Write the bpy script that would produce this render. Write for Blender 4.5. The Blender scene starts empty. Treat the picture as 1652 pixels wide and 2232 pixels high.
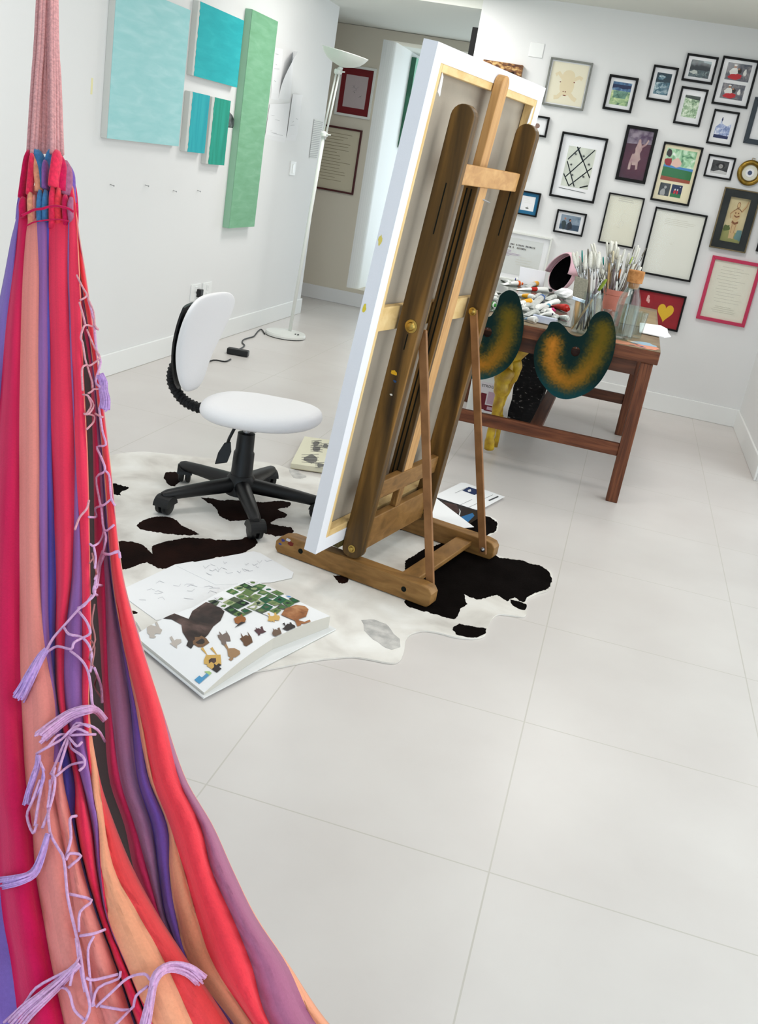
import bpy, bmesh, math, random
import numpy as np
from mathutils import Vector, Matrix
R = random.Random(7)
SC = bpy.context.scene
COL = SC.collection
# ------------------------------------------------------------------ camera
CAM = Vector((-0.015824613, -1.754643305, 1.375438914))
MR = [(0.9542416221, 0.2513042795, 0.1620774063), (0.2346933263, -0.2934943021, -0.9267039102), (-0.1853158633, 0.9223379282, -0.3390439162)]
FPX = 2141.754477
CX, CY = 826.0, 1116.0
RX, RD, RF = [Vector(r) for r in MR]
def ray(p): return RX*((p[0]-CX)/FPX) + RD*((p[1]-CY)/FPX) + RF
def fl(p, z=0.0):
    d = ray(p); return CAM + d*((z-CAM.z)/d.z)
def onX(p, x):
    d = ray(p); return CAM + d*((x-CAM.x)/d.x)
def onY(p, y):
    d = ray(p); return CAM + d*((y-CAM.y)/d.y)
def dep(p, d): return CAM + ray(p)*d
def proj(P):
    v = Vector(P)-CAM; d = v.dot(RF); return (CX+FPX*v.dot(RX)/d, CY+FPX*v.dot(RD)/d, d)
cd = bpy.data.cameras.new('camera'); cam = bpy.data.objects.new('camera', cd); COL.objects.link(cam)
cam.matrix_world = Matrix(((RX.x, -RD.x, -RF.x, CAM.x), (RX.y, -RD.y, -RF.y, CAM.y), (RX.z, -RD.z, -RF.z, CAM.z), (0, 0, 0, 1)))
cd.sensor_fit = 'AUTO'; cd.sensor_width = 36; cd.lens = FPX*36/2232; cd.clip_start = 0.02
SC.camera = cam
# ------------------------------------------------------------------ materials
def lin(c):
    o = []
    for v in c[:3]:
        v = v/255; o.append(v/12.92 if v <= .04045 else ((v+.055)/1.055)**2.4)
    return (*o, 1)
_M = {}
def mat(name, rgb, rough=.6, spec=.3, metal=0, var=0, vscale=8, bump=0, bscale=60, rgb2=None, coat=0, sheen=0):
    if name in _M: return _M[name]
    m = bpy.data.materials.new(name); m.use_nodes = True; n = m.node_tree.nodes; l = m.node_tree.links
    b = n['Principled BSDF']; b.inputs['Base Color'].default_value = lin(rgb)
    b.inputs['Roughness'].default_value = rough; b.inputs['Specular IOR Level'].default_value = spec
    b.inputs['Metallic'].default_value = metal; b.inputs['Coat Weight'].default_value = coat
    b.inputs['Sheen Weight'].default_value = sheen
    if var or rgb2:
        t = n.new('ShaderNodeTexNoise'); t.inputs['Scale'].default_value = vscale; t.inputs['Detail'].default_value = 5
        tc = n.new('ShaderNodeTexCoord'); l.new(tc.outputs['Object'], t.inputs['Vector'])
        r = n.new('ShaderNodeValToRGB'); l.new(t.outputs['Fac'], r.inputs['Fac'])
        r.color_ramp.elements[0].position = .35; r.color_ramp.elements[1].position = .65
        c2 = rgb2 or tuple(max(0, v*(1-var)) for v in rgb)
        r.color_ramp.elements[0].color = lin(c2); r.color_ramp.elements[1].color = lin(rgb)
        l.new(r.outputs['Color'], b.inputs['Base Color'])
    if bump:
        t = n.new('ShaderNodeTexNoise'); t.inputs['Scale'].default_value = bscale; t.inputs['Detail'].default_value = 4
        tc = n.new('ShaderNodeTexCoord'); l.new(tc.outputs['Object'], t.inputs['Vector'])
        bp = n.new('ShaderNodeBump'); bp.inputs['Strength'].default_value = bump; bp.inputs['Distance'].default_value = .003
        l.new(t.outputs['Fac'], bp.inputs['Height']); l.new(bp.outputs['Normal'], b.inputs['Normal'])
    _M[name] = m; return m
def col(*rgb): return mat('paint_%d_%d_%d' % rgb, rgb, .6, .2)
def ramp_mat(name, stops, scale=(6, 6, 6), detail=4, distort=0.0, coords='Object', rough=.5, spec=.3, bump=0, interp='LINEAR'):
    if name in _M: return _M[name]
    m = bpy.data.materials.new(name); m.use_nodes = True; n = m.node_tree.nodes; l = m.node_tree.links
    b = n['Principled BSDF']; b.inputs['Roughness'].default_value = rough; b.inputs['Specular IOR Level'].default_value = spec
    tc = n.new('ShaderNodeTexCoord'); mp = n.new('ShaderNodeMapping'); mp.inputs['Scale'].default_value = scale
    l.new(tc.outputs[coords], mp.inputs['Vector'])
    t = n.new('ShaderNodeTexNoise'); t.inputs['Scale'].default_value = 1; t.inputs['Detail'].default_value = detail; t.inputs['Distortion'].default_value = distort
    l.new(mp.outputs['Vector'], t.inputs['Vector'])
    r = n.new('ShaderNodeValToRGB'); r.color_ramp.interpolation = interp
    els = r.color_ramp.elements
    while len(els) < len(stops): els.new(.5)
    for e, (p, c) in zip(els, stops): e.position = p; e.color = lin(c)
    l.new(t.outputs['Fac'], r.inputs['Fac']); l.new(r.outputs['Color'], b.inputs['Base Color'])
    if bump:
        bp = n.new('ShaderNodeBump'); bp.inputs['Strength'].default_value = bump; bp.inputs['Distance'].default_value = .002
        l.new(t.outputs['Fac'], bp.inputs['Height']); l.new(bp.outputs['Normal'], b.inputs['Normal'])
    _M[name] = m; return m
def vcol_mat(name, rough=.7, spec=.2, bump=0, bscale=900, sheen=0, var=0, wave=0):
    if name in _M: return _M[name]
    m = bpy.data.materials.new(name); m.use_nodes = True; n = m.node_tree.nodes; l = m.node_tree.links
    b = n['Principled BSDF']; b.inputs['Roughness'].default_value = rough; b.inputs['Specular IOR Level'].default_value = spec; b.inputs['Sheen Weight'].default_value = sheen
    a = n.new('ShaderNodeVertexColor'); a.layer_name = 'Col'
    src = a.outputs['Color']
    tc = n.new('ShaderNodeTexCoord')
    if var:
        t = n.new('ShaderNodeTexNoise'); t.inputs['Scale'].default_value = 260; t.inputs['Detail'].default_value = 3
        l.new(tc.outputs['Object'], t.inputs['Vector'])
        mx = n.new('ShaderNodeMix'); mx.data_type = 'RGBA'; mx.blend_type = 'MULTIPLY'; mx.inputs['Factor'].default_value = var
        l.new(src, mx.inputs['A']); l.new(t.outputs['Fac'], mx.inputs['B']); src = mx.outputs['Result']
    l.new(src, b.inputs['Base Color'])
    if bump:
        t = n.new('ShaderNodeTexNoise'); t.inputs['Scale'].default_value = bscale; l.new(tc.outputs['Object'], t.inputs['Vector'])
        bp = n.new('ShaderNodeBump'); bp.inputs['Strength'].default_value = bump; bp.inputs['Distance'].default_value = .001
        l.new(t.outputs['Fac'], bp.inputs['Height']); l.new(bp.outputs['Normal'], b.inputs['Normal'])
    _M[name] = m; return m
def glass_mat(name, tint=(255, 255, 255), refl=1.0, ior=1.45):
    if name in _M: return _M[name]
    m = bpy.data.materials.new(name); m.use_nodes = True; n = m.node_tree.nodes; l = m.node_tree.links
    n.remove(n['Principled BSDF']); out = n['Material Output']
    tr = n.new('ShaderNodeBsdfTransparent'); tr.inputs['Color'].default_value = lin(tint)
    gl = n.new('ShaderNodeBsdfGlossy'); gl.inputs['Roughness'].default_value = .06
    lw = n.new('ShaderNodeLayerWeight'); lw.inputs['Blend'].default_value = .5
    pw = n.new('ShaderNodeMath'); pw.operation = 'POWER'; pw.inputs[1].default_value = 3.0; l.new(lw.outputs['Facing'], pw.inputs[0])
    ml = n.new('ShaderNodeMath'); ml.operation = 'MULTIPLY_ADD'; ml.inputs[1].default_value = .32*refl; ml.inputs[2].default_value = .03*refl; l.new(pw.outputs[0], ml.inputs[0])
    mx = n.new('ShaderNodeMixShader'); l.new(ml.outputs[0], mx.inputs['Fac']); l.new(tr.outputs[0], mx.inputs[1]); l.new(gl.outputs[0], mx.inputs[2])
    l.new(mx.outputs[0], out.inputs['Surface']); _M[name] = m; return m
# ------------------------------------------------------------------ mesh building
def frame_of(d):
    d = Vector(d).normalized(); a = Vector((0, 0, 1)) if abs(d.z) < .9 else Vector((1, 0, 0))
    x = d.cross(a).normalized(); return x, x.cross(d).normalized(), d
class MB:
    def __init__(s): s.v = []; s.f = []; s.m = []; s.c = None
    def add(s, vs, fs, m=0):
        o = len(s.v); s.v += [Vector(x) for x in vs]
        for f in fs: s.f.append([o+i for i in f]); s.m.append(m)
        return s
    def hexa(s, p, m=0):   # p: 8 points, bottom 4 ccw then top 4
        return s.add(p, [(3, 2, 1, 0), (4, 5, 6, 7), (0, 1, 5, 4), (1, 2, 6, 5), (2, 3, 7, 6), (3, 0, 4, 7)], m)
    def box(s, a, b, m=0, X=None):
        p = [Vector((x, y, z)) for z in (a[2], b[2]) for x, y in ((a[0], a[1]), (b[0], a[1]), (b[0], b[1]), (a[0], b[1]))]
        if X is not None: p = [X @ q for q in p]
        return s.hexa(p, m)
    def prism(s, poly, vec, m=0, mside=None):
        n = len(poly); vec = Vector(vec); a = [Vector(p) for p in poly]; o = len(s.v)
        s.v += a + [p+vec for p in a]
        s.f.append(list(range(o+n-1, o-1, -1))); s.m.append(m)
        s.f.append(list(range(o+n, o+2*n))); s.m.append(m)
        for i in range(n):
            j = (i+1) % n; s.f.append([o+i, o+j, o+n+j, o+n+i]); s.m.append(m if mside is None else mside)
        return s
    def poly(s, pts, m=0): return s.add(pts, [list(range(len(pts)))], m)
    def tube(s, pts, r, n=8, m=0, flat=1.0):
        pts = [Vector(p) for p in pts]; k = len(pts); rs = r if isinstance(r, (list, tuple)) else [r]*k
        t0 = (pts[1]-pts[0]).normalized(); x, y, _ = frame_of(t0); o = len(s.v)
        for i in range(k):
            t = (pts[min(i+1, k-1)]-pts[max(i-1, 0)])
            if t.length < 1e-9: t = t0
            t.normalize(); x = (x - t*x.dot(t))
            x = x.normalized() if x.length > 1e-6 else frame_of(t)[0]
            y = t.cross(x)
            for a in range(n):
                an = 2*math.pi*a/n; s.v.append(pts[i]+x*(rs[i]*math.cos(an))+y*(rs[i]*math.sin(an)*flat))
        for i in range(k-1):
            for a in range(n):
                b = (a+1) % n; s.f.append([o+i*n+a, o+i*n+b, o+(i+1)*n+b, o+(i+1)*n+a]); s.m.append(m)
        s.f.append([o+a for a in range(n-1, -1, -1)]); s.f.append([o+(k-1)*n+a for a in range(n)]); s.m += [m, m]
        return s
    def lathe(s, c, prof, n=24, axis=(0, 0, 1), m=0, cap=True):
        x, y, d = frame_of(axis); c = Vector(c); o = len(s.v); k = len(prof)
        for r, z in prof:
            for a in range(n):
                an = 2*math.pi*a/n; s.v.append(c + d*z + x*(r*math.cos(an)) + y*(r*math.sin(an)))
        for i in range(k-1):
            for a in range(n):
                b = (a+1) % n; s.f.append([o+i*n+a, o+i*n+b, o+(i+1)*n+b, o+(i+1)*n+a]); s.m.append(m)
        if cap:
            s.f.append([o+a for a in range(n-1, -1, -1)]); s.f.append([o+(k-1)*n+a for a in range(n)]); s.m += [m, m]
        return s
    def grid(s, rows, m=0, closed=False):
        o = len(s.v); w = len(rows[0])
        for r in rows: s.v += [Vector(p) for p in r]
        for i in range(len(rows)-1):
            for j in range(w if closed else w-1):
                k = (j+1) % w; s.f.append([o+i*w+j, o+i*w+k, o+(i+1)*w+k, o+(i+1)*w+j]); s.m.append(m(i, j) if callable(m) else m)
        return s
    def build(s, name, mats, parent=None, smooth=False, bevel=0, base=None, recalc=True, auto=None):
        if not isinstance(mats, (list, tuple)): mats = [mats]
        W = WM.get(parent.name) if parent else None
        if parent is None:
            if base is None:
                zs = min(v.z for v in s.v); xs = [v.x for v in s.v]; ys = [v.y for v in s.v]
                base = Vector(((min(xs)+max(xs))/2, (min(ys)+max(ys))/2, zs))
            W = Matrix.Translation(Vector(base))
        I = W.inverted()
        me = bpy.data.meshes.new(name); me.from_pydata([I @ v for v in s.v], [], s.f)
        for m in mats: me.materials.append(m)
        me.polygons.foreach_set('material_index', s.m)
        if recalc:
            bm = bmesh.new(); bm.from_mesh(me); bmesh.ops.recalc_face_normals(bm, faces=bm.faces); bm.to_mesh(me); bm.free()
        if smooth:
            me.polygons.foreach_set('use_smooth', [True]*len(me.polygons))
            if auto: me.set_sharp_from_angle(angle=math.radians(auto))
        o = bpy.data.objects.new(name, me); COL.objects.link(o)
        if parent: o.parent = parent
        else: o.matrix_world = W
        WM[o.name] = W
        if bevel:
            b = o.modifiers.new('bevel', 'BEVEL'); b.width = bevel; b.segments = 2; b.limit_method = 'ANGLE'; b.angle_limit = math.radians(40)
        return o
WM = {}
def tag(o, label, cat, group=None):
    o['label'] = label; o['category'] = cat
    if group: o['group'] = group
    return o
def thing(name, loc, label, cat, group=None, rz=0):
    o = bpy.data.objects.new(name, None); COL.objects.link(o); o.empty_display_size = .05
    o.matrix_world = Matrix.Translation(Vector(loc)) @ Matrix.Rotation(rz, 4, 'Z'); WM[o.name] = o.matrix_world.copy()
    return tag(o, label, cat, group)
def struct(o): o['kind'] = 'structure'; return o
def ell(cx, cy, rx, ry, n=14, rot=0):
    c, s = math.cos(rot), math.sin(rot); out = []
    for i in range(n):
        a = 2*math.pi*i/n; x, y = rx*math.cos(a), ry*math.sin(a); out.append((cx+x*c-y*s, cy+x*s+y*c))
    return out
def blob(cx, cy, rx, ry, n=12, j=.25, rot=0):
    c, s = math.cos(rot), math.sin(rot); out = []
    for i in range(n):
        a = 2*math.pi*i/n; k = 1+R.uniform(-j, j); x, y = rx*k*math.cos(a), ry*k*math.sin(a); out.append((cx+x*c-y*s, cy+x*s+y*c))
    return out
def stroke(pts, w):
    L, Q = [], []
    for i, p in enumerate(pts):
        a = pts[max(i-1, 0)]; b = pts[min(i+1, len(pts)-1)]; dx, dy = b[0]-a[0], b[1]-a[1]; d = math.hypot(dx, dy) or 1
        L.append((p[0]-dy/d*w/2, p[1]+dx/d*w/2)); Q.append((p[0]+dy/d*w/2, p[1]-dx/d*w/2))
    return L+Q[::-1]
def catmull(ks, vs, x):
    n = len(ks)
    if x <= ks[0]: return vs[0]
    if x >= ks[-1]: return vs[-1]
    i = max(j for j in range(n-1) if ks[j] <= x); h = ks[i+1]-ks[i]; t = (x-ks[i])/h
    def tan(j):
        if j == 0: return (vs[1]-vs[0])/(ks[1]-ks[0])
        if j == n-1: return (vs[-1]-vs[-2])/(ks[-1]-ks[-2])
        return (vs[j+1]-vs[j-1])/(ks[j+1]-ks[j-1])
    m0, m1 = tan(i)*h, tan(i+1)*h
    return (2*t**3-3*t*t+1)*vs[i]+(t**3-2*t*t+t)*m0+(-2*t**3+3*t*t)*vs[i+1]+(t**3-t*t)*m1
def smooth_path(pts, sub=4):
    pts = [Vector(p) for p in pts]
    if len(pts) < 3: return pts
    ks = list(range(len(pts))); out = []
    for i in range((len(pts)-1)*sub+1):
        x = i/sub; out.append(Vector([catmull(ks, [p[k] for p in pts], x) for k in range(3)]))
    return out
def smooth2(px, sub=4):
    n_ = len(px); out = []
    for i in range(n_):
        p0, p1, p2, p3 = px[i-1], px[i], px[(i+1) % n_], px[(i+2) % n_]
        for j in range(sub):
            u = j/sub; out.append(tuple(.5*(2*b_+(c-a)*u+(2*a-5*b_+4*c-d)*u*u+(3*b_-a-3*c+d)*u**3) for a, b_, c, d in zip(p0, p1, p2, p3)))
    return out
def text_shape(txt, size):
    cu = bpy.data.curves.new('lettering', 'FONT'); cu.body = txt; cu.size = size; cu.align_x = 'CENTER'; cu.resolution_u = 2
    ob = bpy.data.objects.new('lettering', cu); COL.objects.link(ob)
    dg = bpy.context.evaluated_depsgraph_get(); me = ob.evaluated_get(dg).to_mesh()
    vs = [v.co.copy() for v in me.vertices]; fs = [list(p.vertices) for p in me.polygons]
    ob.evaluated_get(dg).to_mesh_clear(); bpy.data.objects.remove(ob); bpy.data.curves.remove(cu)
    return vs, fs
# common materials
WALL = mat('white_wall_paint', (228, 228, 228), .75, .2, bump=.05, bscale=120)
TRIM = mat('white_trim_paint', (236, 237, 236), .5, .3)
CEIL = mat('white_ceiling_paint', (222, 223, 216), .8, .2)
WHITE = mat('white_plastic', (236, 236, 234), .4, .4)
BLACKP = mat('black_plastic', (13, 13, 15), .45, .4)
FBLACK = mat('black_frame_lacquer', (11, 11, 12), .55, .2)
PAPER = mat('white_paper', (236, 236, 238), .8, .1)
CREAM = mat('cream_paper', (226, 224, 208), .8, .1)
GLASS = glass_mat('picture_glass', refl=.3)
CLEAR = glass_mat('clear_glass', (244, 248, 248), 1.4)
STEEL = mat('steel', (170, 170, 172), .3, .5, 1)
BRASS = mat('brass', (180, 150, 80), .35, .5, 1)
def wood(name, a, b, c, sc=(9, 9, 2)): return ramp_mat(name, [(.3, a), (.5, b), (.72, c)], sc, 6, .6, 'Generated', .5, .3, .15)
XL, YB, XR, ZC, ZH, YE, YH = -2.615, 5.370, .945, 2.47, 2.362, 6.28, 7.25
T = .65
# ------------------------------------------------------------------ setting
fm = bpy.data.materials.new('large_white_floor_tiles'); fm.use_nodes = True; n = fm.node_tree.nodes; l = fm.node_tree.links
b = n['Principled BSDF']; b.inputs['Roughness'].default_value = .32; b.inputs['Specular IOR Level'].default_value = .35
tc = n.new('ShaderNodeTexCoord'); sx = n.new('ShaderNodeSeparateXYZ'); l.new(tc.outputs['Object'], sx.inputs[0])
def mth(op, a, bv=None):
    q = n.new('ShaderNodeMath'); q.operation = op
    if isinstance(a, (int, float)): q.inputs[0].default_value = a
    else: l.new(a, q.inputs[0])
    if bv is not None:
        if isinstance(bv, (int, float)): q.inputs[1].default_value = bv
        else: l.new(bv, q.inputs[1])
    return q.outputs[0]
ds = []
for ax in ('X', 'Y'):
    t_ = mth('DIVIDE', sx.outputs[ax], T); f_ = mth('FRACT', mth('ADD', t_, 100.0)); ds.append(mth('MINIMUM', f_, mth('SUBTRACT', 1.0, f_)))
g = mth('LESS_THAN', mth('MINIMUM', ds[0], ds[1]), .0028)
nz = n.new('ShaderNodeTexNoise'); nz.inputs['Scale'].default_value = 2.2; nz.inputs['Detail'].default_value = 6; l.new(tc.outputs['Object'], nz.inputs['Vector'])
rp = n.new('ShaderNodeValToRGB'); rp.color_ramp.elements[0].color = lin((208, 202, 199)); rp.color_ramp.elements[1].color = lin((215, 210, 207)); rp.color_ramp.elements[0].position = .35; rp.color_ramp.elements[1].position = .65
l.new(nz.outputs['Fac'], rp.inputs['Fac'])
mx = n.new('ShaderNodeMix'); mx.data_type = 'RGBA'; l.new(g, mx.inputs['Factor']); l.new(rp.outputs['Color'], mx.inputs['A']); mx.inputs['B'].default_value = lin((194, 189, 182))
l.new(mx.outputs['Result'], b.inputs['Base Color'])
struct(MB().box((-4.6, -4.4, -.1), (3.4, 10.4, 0)).build('floor', fm, base=(0, 0, 0)))
struct(MB().box((XL-.2, -4.4, ZC), (3.4, YB+.12, ZC+.12)).build('ceiling', CEIL))
struct(MB().box((-4.6, YB, ZH), (-1.349, YB+.12, ZC)).box((-4.6, YB+.12, ZH+.003), (1.0, 10.4, ZC)).build('ceiling_hall', CEIL))
struct(MB().box((XL-.14, -4.2, 0), (XL, YE, ZC)).build('wall_left', WALL))
struct(MB().box((-1.349, YB, 0), (XR+.15, YB+.12, ZC)).build('wall_back', WALL))
# right wall with a wide sliding window (the daylight of the room)
WY0, WY1, WZ = -3.0, 3.95, 2.25
struct(MB().box((XR, WY1, 0), (XR+.15, YB, ZC)).box((XR, -4.2, 0), (XR+.15, WY0, ZC)).box((XR, WY0, WZ), (XR+.15, WY1, ZC)).build('wall_right', WALL))
struct(MB().box((-4.6, -4.35, 0), (-1.9, -4.2, ZC)).box((.5, -4.35, 0), (XR+.15, -4.2, ZC)).box((-1.9, -4.35, WZ), (.5, -4.2, ZC)).build('wall_front', WALL))
def win(name, P, axis, span, z1, k):
    f = MB(); g_ = MB()
    for i in range(k+1):
        a = span[0]+(span[1]-span[0])*i/k
        if axis == 'y': f.box((P-.03, a-.03, 0), (P+.03, a+.03, z1))
        else: f.box((a-.03, P-.03, 0), (a+.03, P+.03, z1))
    for z in (.03, z1-.03):
        if axis == 'y': f.box((P-.03, span[0], z-.03), (P+.03, span[1], z+.03))
        else: f.box((span[0], P-.03, z-.03), (span[1], P+.03, z+.03))
    o = struct(f.build(name, TRIM))
    if axis == 'y': g_.box((P-.003, span[0], .05), (P+.003, span[1], z1-.05))
    else: g_.box((span[0], P-.003, .05), (span[1], P+.003, z1-.05))
    g_.build('window_pane', CLEAR, o)
win('window_1', XR+.08, 'y', (WY0, WY1), WZ, 5)
win('window_2', -4.28, 'x', (-1.9, .5), WZ, 2)
# hall and lit alcove
XA, ZA0, ZA1 = -2.40, .16, 2.285
h = MB(); h.box((-4.6, YH, 0), (XA-.10, YH+.3, ZH)); h.box((XA-.10, YH, 0), (.6, YH+.3, ZA0)); h.box((XA-.10, YH, ZA1), (.6, YH+.3, ZH))
struct(h.build('wall_hall', mat('greige_hall_paint', (214, 206, 190), .75, .2)))
h = MB()
for i in range(8):   # softly rounded plaster corner
    a0, a1 = math.pi/2*i/8, math.pi/2*(i+1)/8
    p = [(XA-.10, YH+.3), (XA-.10+.10*math.sin(a0), YH+.10-.10*math.cos(a0)), (XA-.10+.10*math.sin(a1), YH+.10-.10*math.cos(a1))]
    h.prism([(x, y, ZA0) for x, y in p], (0, 0, ZA1-ZA0))
h.box((XA-.12, YH+.10, ZA0), (XA, 9.9, ZA1))
struct(h.build('wall_alcove', TRIM))
struct(MB().box((XA-.2, YH+.3, 0), (.6, 9.9, ZA0)).build('floor_alcove', TRIM))
struct(MB().box((XA-.2, YH+.3, ZA1), (.6, 10.0, ZH)).build('ceiling_alcove', CEIL))
struct(MB().box((-.3, YB+.12, 0), (-.2, 9.9, ZH)).build('wall_hall_right', WALL))
struct(MB().box((-4.72, YE-2.5, 0), (-4.6, YH+.2, ZH)).box((-4.7, YE-.6, 0), (XL-.14, YE-.5, ZH)).build('wall_hall_left', WALL))
o = win('window_3', 9.85, 'x', (XA, -.3), ZA1, 2)
struct(MB().box((-1.412, YB+.122, 0), (-1.349+.02, YB+.165, 2.265)).build('door_1', FBLACK))
# skirtings
BH, BT = .125, .014
struct(MB().box((XL, -4.2, 0), (XL+BT, YE, BH)).box((XL-.14, YE, 0), (XL+BT, YE+BT, BH)).build('baseboard_left', TRIM, bevel=.004))
struct(MB().box((-1.349, YB-BT, 0), (XR, YB, BH)).build('baseboard_back', TRIM, bevel=.004))
struct(MB().box((XR-BT, WY1, 0), (XR, YB-BT, BH)).build('baseboard_right', TRIM, bevel=.004))
struct(MB().box((-4.6, YH-BT, 0), (.3, YH, BH)).build('baseboard_hall', WALL, bevel=.004))
# ------------------------------------------------------------------ canvases on the left wall
def brush_mat(name, a, b, c, vertical=False):
    s = (3, 26, 3) if vertical else (3, 5, 26)
    return ramp_mat(name, [(.28, a), (.5, b), (.72, c)], s, 5, .5, 'Object', .65, .2, .1)
def wall_canvas(name, pix, d, facemat, edge, label, ragged=0, cat='painting'):
    ps = [onX(p, XL+d) for p in pix]; y0 = (ps[0].y+ps[1].y)/2; y1 = (ps[2].y+ps[3].y)/2
    z1 = (ps[0].z+ps[3].z)/2; z0 = (ps[1].z+ps[2].z)/2
    t = thing(name, (XL, (y0+y1)/2, z0), label, cat)
    MB().box((XL-.0004, y0, z0), (XL+d, y1, z1)).build('stretched_canvas', edge, t, bevel=.003)
    e = .0012; g = MB()
    if ragged:
        pts = [(XL+d+.0003, y0+ragged+R.uniform(-.004, .007), z0+(z1-z0)*i/24) for i in range(25)]
        pts += [(XL+d+.0003, y1, z1), (XL+d+.0003, y1, z0)]
        g.prism(pts, (e, 0, 0))
    else: g.box((XL+d+.0003, y0+.001, z0+.001), (XL+d+.0003+e, y1-.001, z1-.001))
    g.build('painted_face', facemat, t)
    return t
EDGE = mat('primed_canvas_edge', (205, 207, 203), .8, .1)
wall_canvas('painting', [(254, -8), (231, 303), (387, 318), (420, -8)], .035, brush_mat('aqua_wash', (150, 206, 208), (160, 211, 213), (174, 218, 220)), EDGE, 'large pale aqua seascape-like canvas, biggest painting on the left wall')
wall_canvas('painting', [(434, 2), (418, 165), (516, 190), (532, 45)], .035, brush_mat('turquoise_wash', (18, 162, 170), (24, 170, 177), (40, 180, 185)), EDGE, 'square turquoise canvas hung above two small teal ones on the left wall', .022)
wall_canvas('painting', [(415, 203), (403, 332), (445, 333), (458, 205)], .035, brush_mat('teal_wash', (20, 150, 165), (28, 165, 175), (45, 175, 182), True), EDGE, 'small narrow blue-teal canvas below the square turquoise painting', .03)
wall_canvas('painting', [(463, 213), (449, 357), (487, 361), (504, 218)], .035, brush_mat('emerald_wash', (5, 130, 112), (12, 148, 126), (30, 160, 140), True), EDGE, 'small narrow dark emerald canvas between the teal strip and the tall green painting', .03)
wall_canvas('painting', [(549, 22), (499, 498), (553, 494), (607, 45)], .045, brush_mat('sage_wash', (110, 164, 126), (118, 172, 135), (130, 181, 147)), mat('sage_edge', (150, 192, 165), .7, .1), 'tall narrow sage green canvas on the left wall')
# sheets, plates and marks on that wall
def wall_sheet(name, pix, label, cat, m=PAPER, off=.002, th=.0008, curl=0, marks=(), group=None):
    P = [onX(p, XL+off) for p in pix]   # TL TR BR BL
    rows = []
    for i in range(9):
        v = i/8; a = P[0].lerp(P[3], v); c = P[1].lerp(P[2], v); r = []
        for j in range(9):
            u = j/8; q = a.lerp(c, u); q.x += curl*max(0, 1-v*1.15)**1.5*(1-u)**1.2; r.append(q)
        rows.append(r)
    for q in rows[-1]: q.x = XL-.0002
    g = MB().grid(rows)
    mm = [m, mat('pencil_grey', (176, 177, 180), .8, .1)]
    for a_, b_, w in marks:
        def pt(u, v): return P[0].lerp(P[3], v).lerp(P[1].lerp(P[2], v), u)+Vector((.0015, 0, 0))
        s_ = stroke([a_, b_], w); g.poly([pt(*q) for q in s_], 1)
    o = g.build(name, mm); tag(o, label, cat, group)
    sm = o.modifiers.new('thickness', 'SOLIDIFY'); sm.thickness = th; sm.offset = 0
    return o
sc_ = lambda n_: [((R.uniform(.1, .8), y), (R.uniform(.15, .9), y+R.uniform(-.02, .02)), .006) for y in [R.uniform(.1, .9) for _ in range(n_)]]
wall_sheet('drawing_sheet', [(598, 103), (617, 107), (608, 219), (590, 215)], 'white sheet pinned upright beside the tall green painting, behind the curling one', 'paper', marks=sc_(4))
wall_sheet('drawing_sheet', [(620, 108), (641, 112), (633, 218), (608, 216)], 'white sheet curling away from the wall at its upper left corner', 'paper', off=.006, curl=.10)
wall_sheet('drawing_sheet', [(588, 227), (632, 225), (622, 312), (577, 302)], 'wide white sheet low beside the tall green painting, under the curling sheet', 'paper', off=.004, marks=sc_(5))
wall_sheet('drawing_sheet', [(638, 205), (660, 207), (646, 308), (624, 306)], 'narrow white sheet pinned right of the wide sheet on the left wall', 'paper', off=.007, marks=sc_(3))
wall_sheet('ruled_list', [(684, 259), (704, 263), (690, 347), (673, 345)], 'ruled list taped to the left wall beside the floor lamp pole', 'paper', mat('wall_white_paper', (228, 229, 226), .8, .1), marks=[((.02, 0), (.02, 1), .03)]+[((0, k/22), (1, k/22), .012) for k in range(1, 22)])
wall_sheet('photograph', [(500, 244), (507, 252), (517, 280), (496, 278)], 'small grey photograph half hidden between the emerald and tall green canvases', 'photo', mat('grey_photo', (120, 124, 128), .4, .3, rgb2=(40, 42, 46), vscale=25, var=.1), off=.004)
def plate(name, pix, label, cat, plane, parts, d=.008):
    P = [onX(p, XL) if plane == 'L' else onY(p, YB) for p in pix]
    z0 = min(p.z for p in P)
    if plane == 'L':
        y0, y1 = (P[0].y+P[3].y)/2, (P[1].y+P[2].y)/2; z1 = (P[0].z+P[1].z)/2; z0 = (P[2].z+P[3].z)/2
        t = thing(name, (XL, (y0+y1)/2, z0), label, cat)
        MB().box((XL, y0, z0), (XL+d, y1, z1)).build('cover_plate', TRIM, t, bevel=.002)
        for nm, fy, fz, w, hh, mm in parts:
            cy, cz = y0+(y1-y0)*fy, z0+(z1-z0)*fz
            MB().box((XL+d, cy-w, cz-hh), (XL+d+.004, cy+w, cz+hh)).build(nm, mm, t, bevel=.001)
    return t
SHAD = mat('slot_grey', (120, 120, 118), .6)
plate('light_switch', [(634, 350), (645, 353), (640, 383), (629, 381)], 'white light switch on the left wall below the pinned sheets', 'light switch', 'L', [('rocker', .5, .5, .018, .033, WHITE)])
pl = plate('wall_outlet', [(416, 618), (436, 620), (433, 655), (413, 655)], 'white wall outlet with black plug behind the chair backrest', 'outlet', 'L', [('socket', .5, .72, .017, .016, TRIM), ('socket', .5, .28, .017, .016, TRIM)])
plate('wall_outlet', [(441, 616), (460, 614), (457, 650), (438, 653)], 'white wall outlet with nothing plugged in, right of the plugged one', 'outlet', 'L', [('socket', .5, .72, .017, .016, TRIM), ('slot', .5, .72, .003, .008, SHAD), ('socket', .5, .28, .017, .016, TRIM)])
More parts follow.
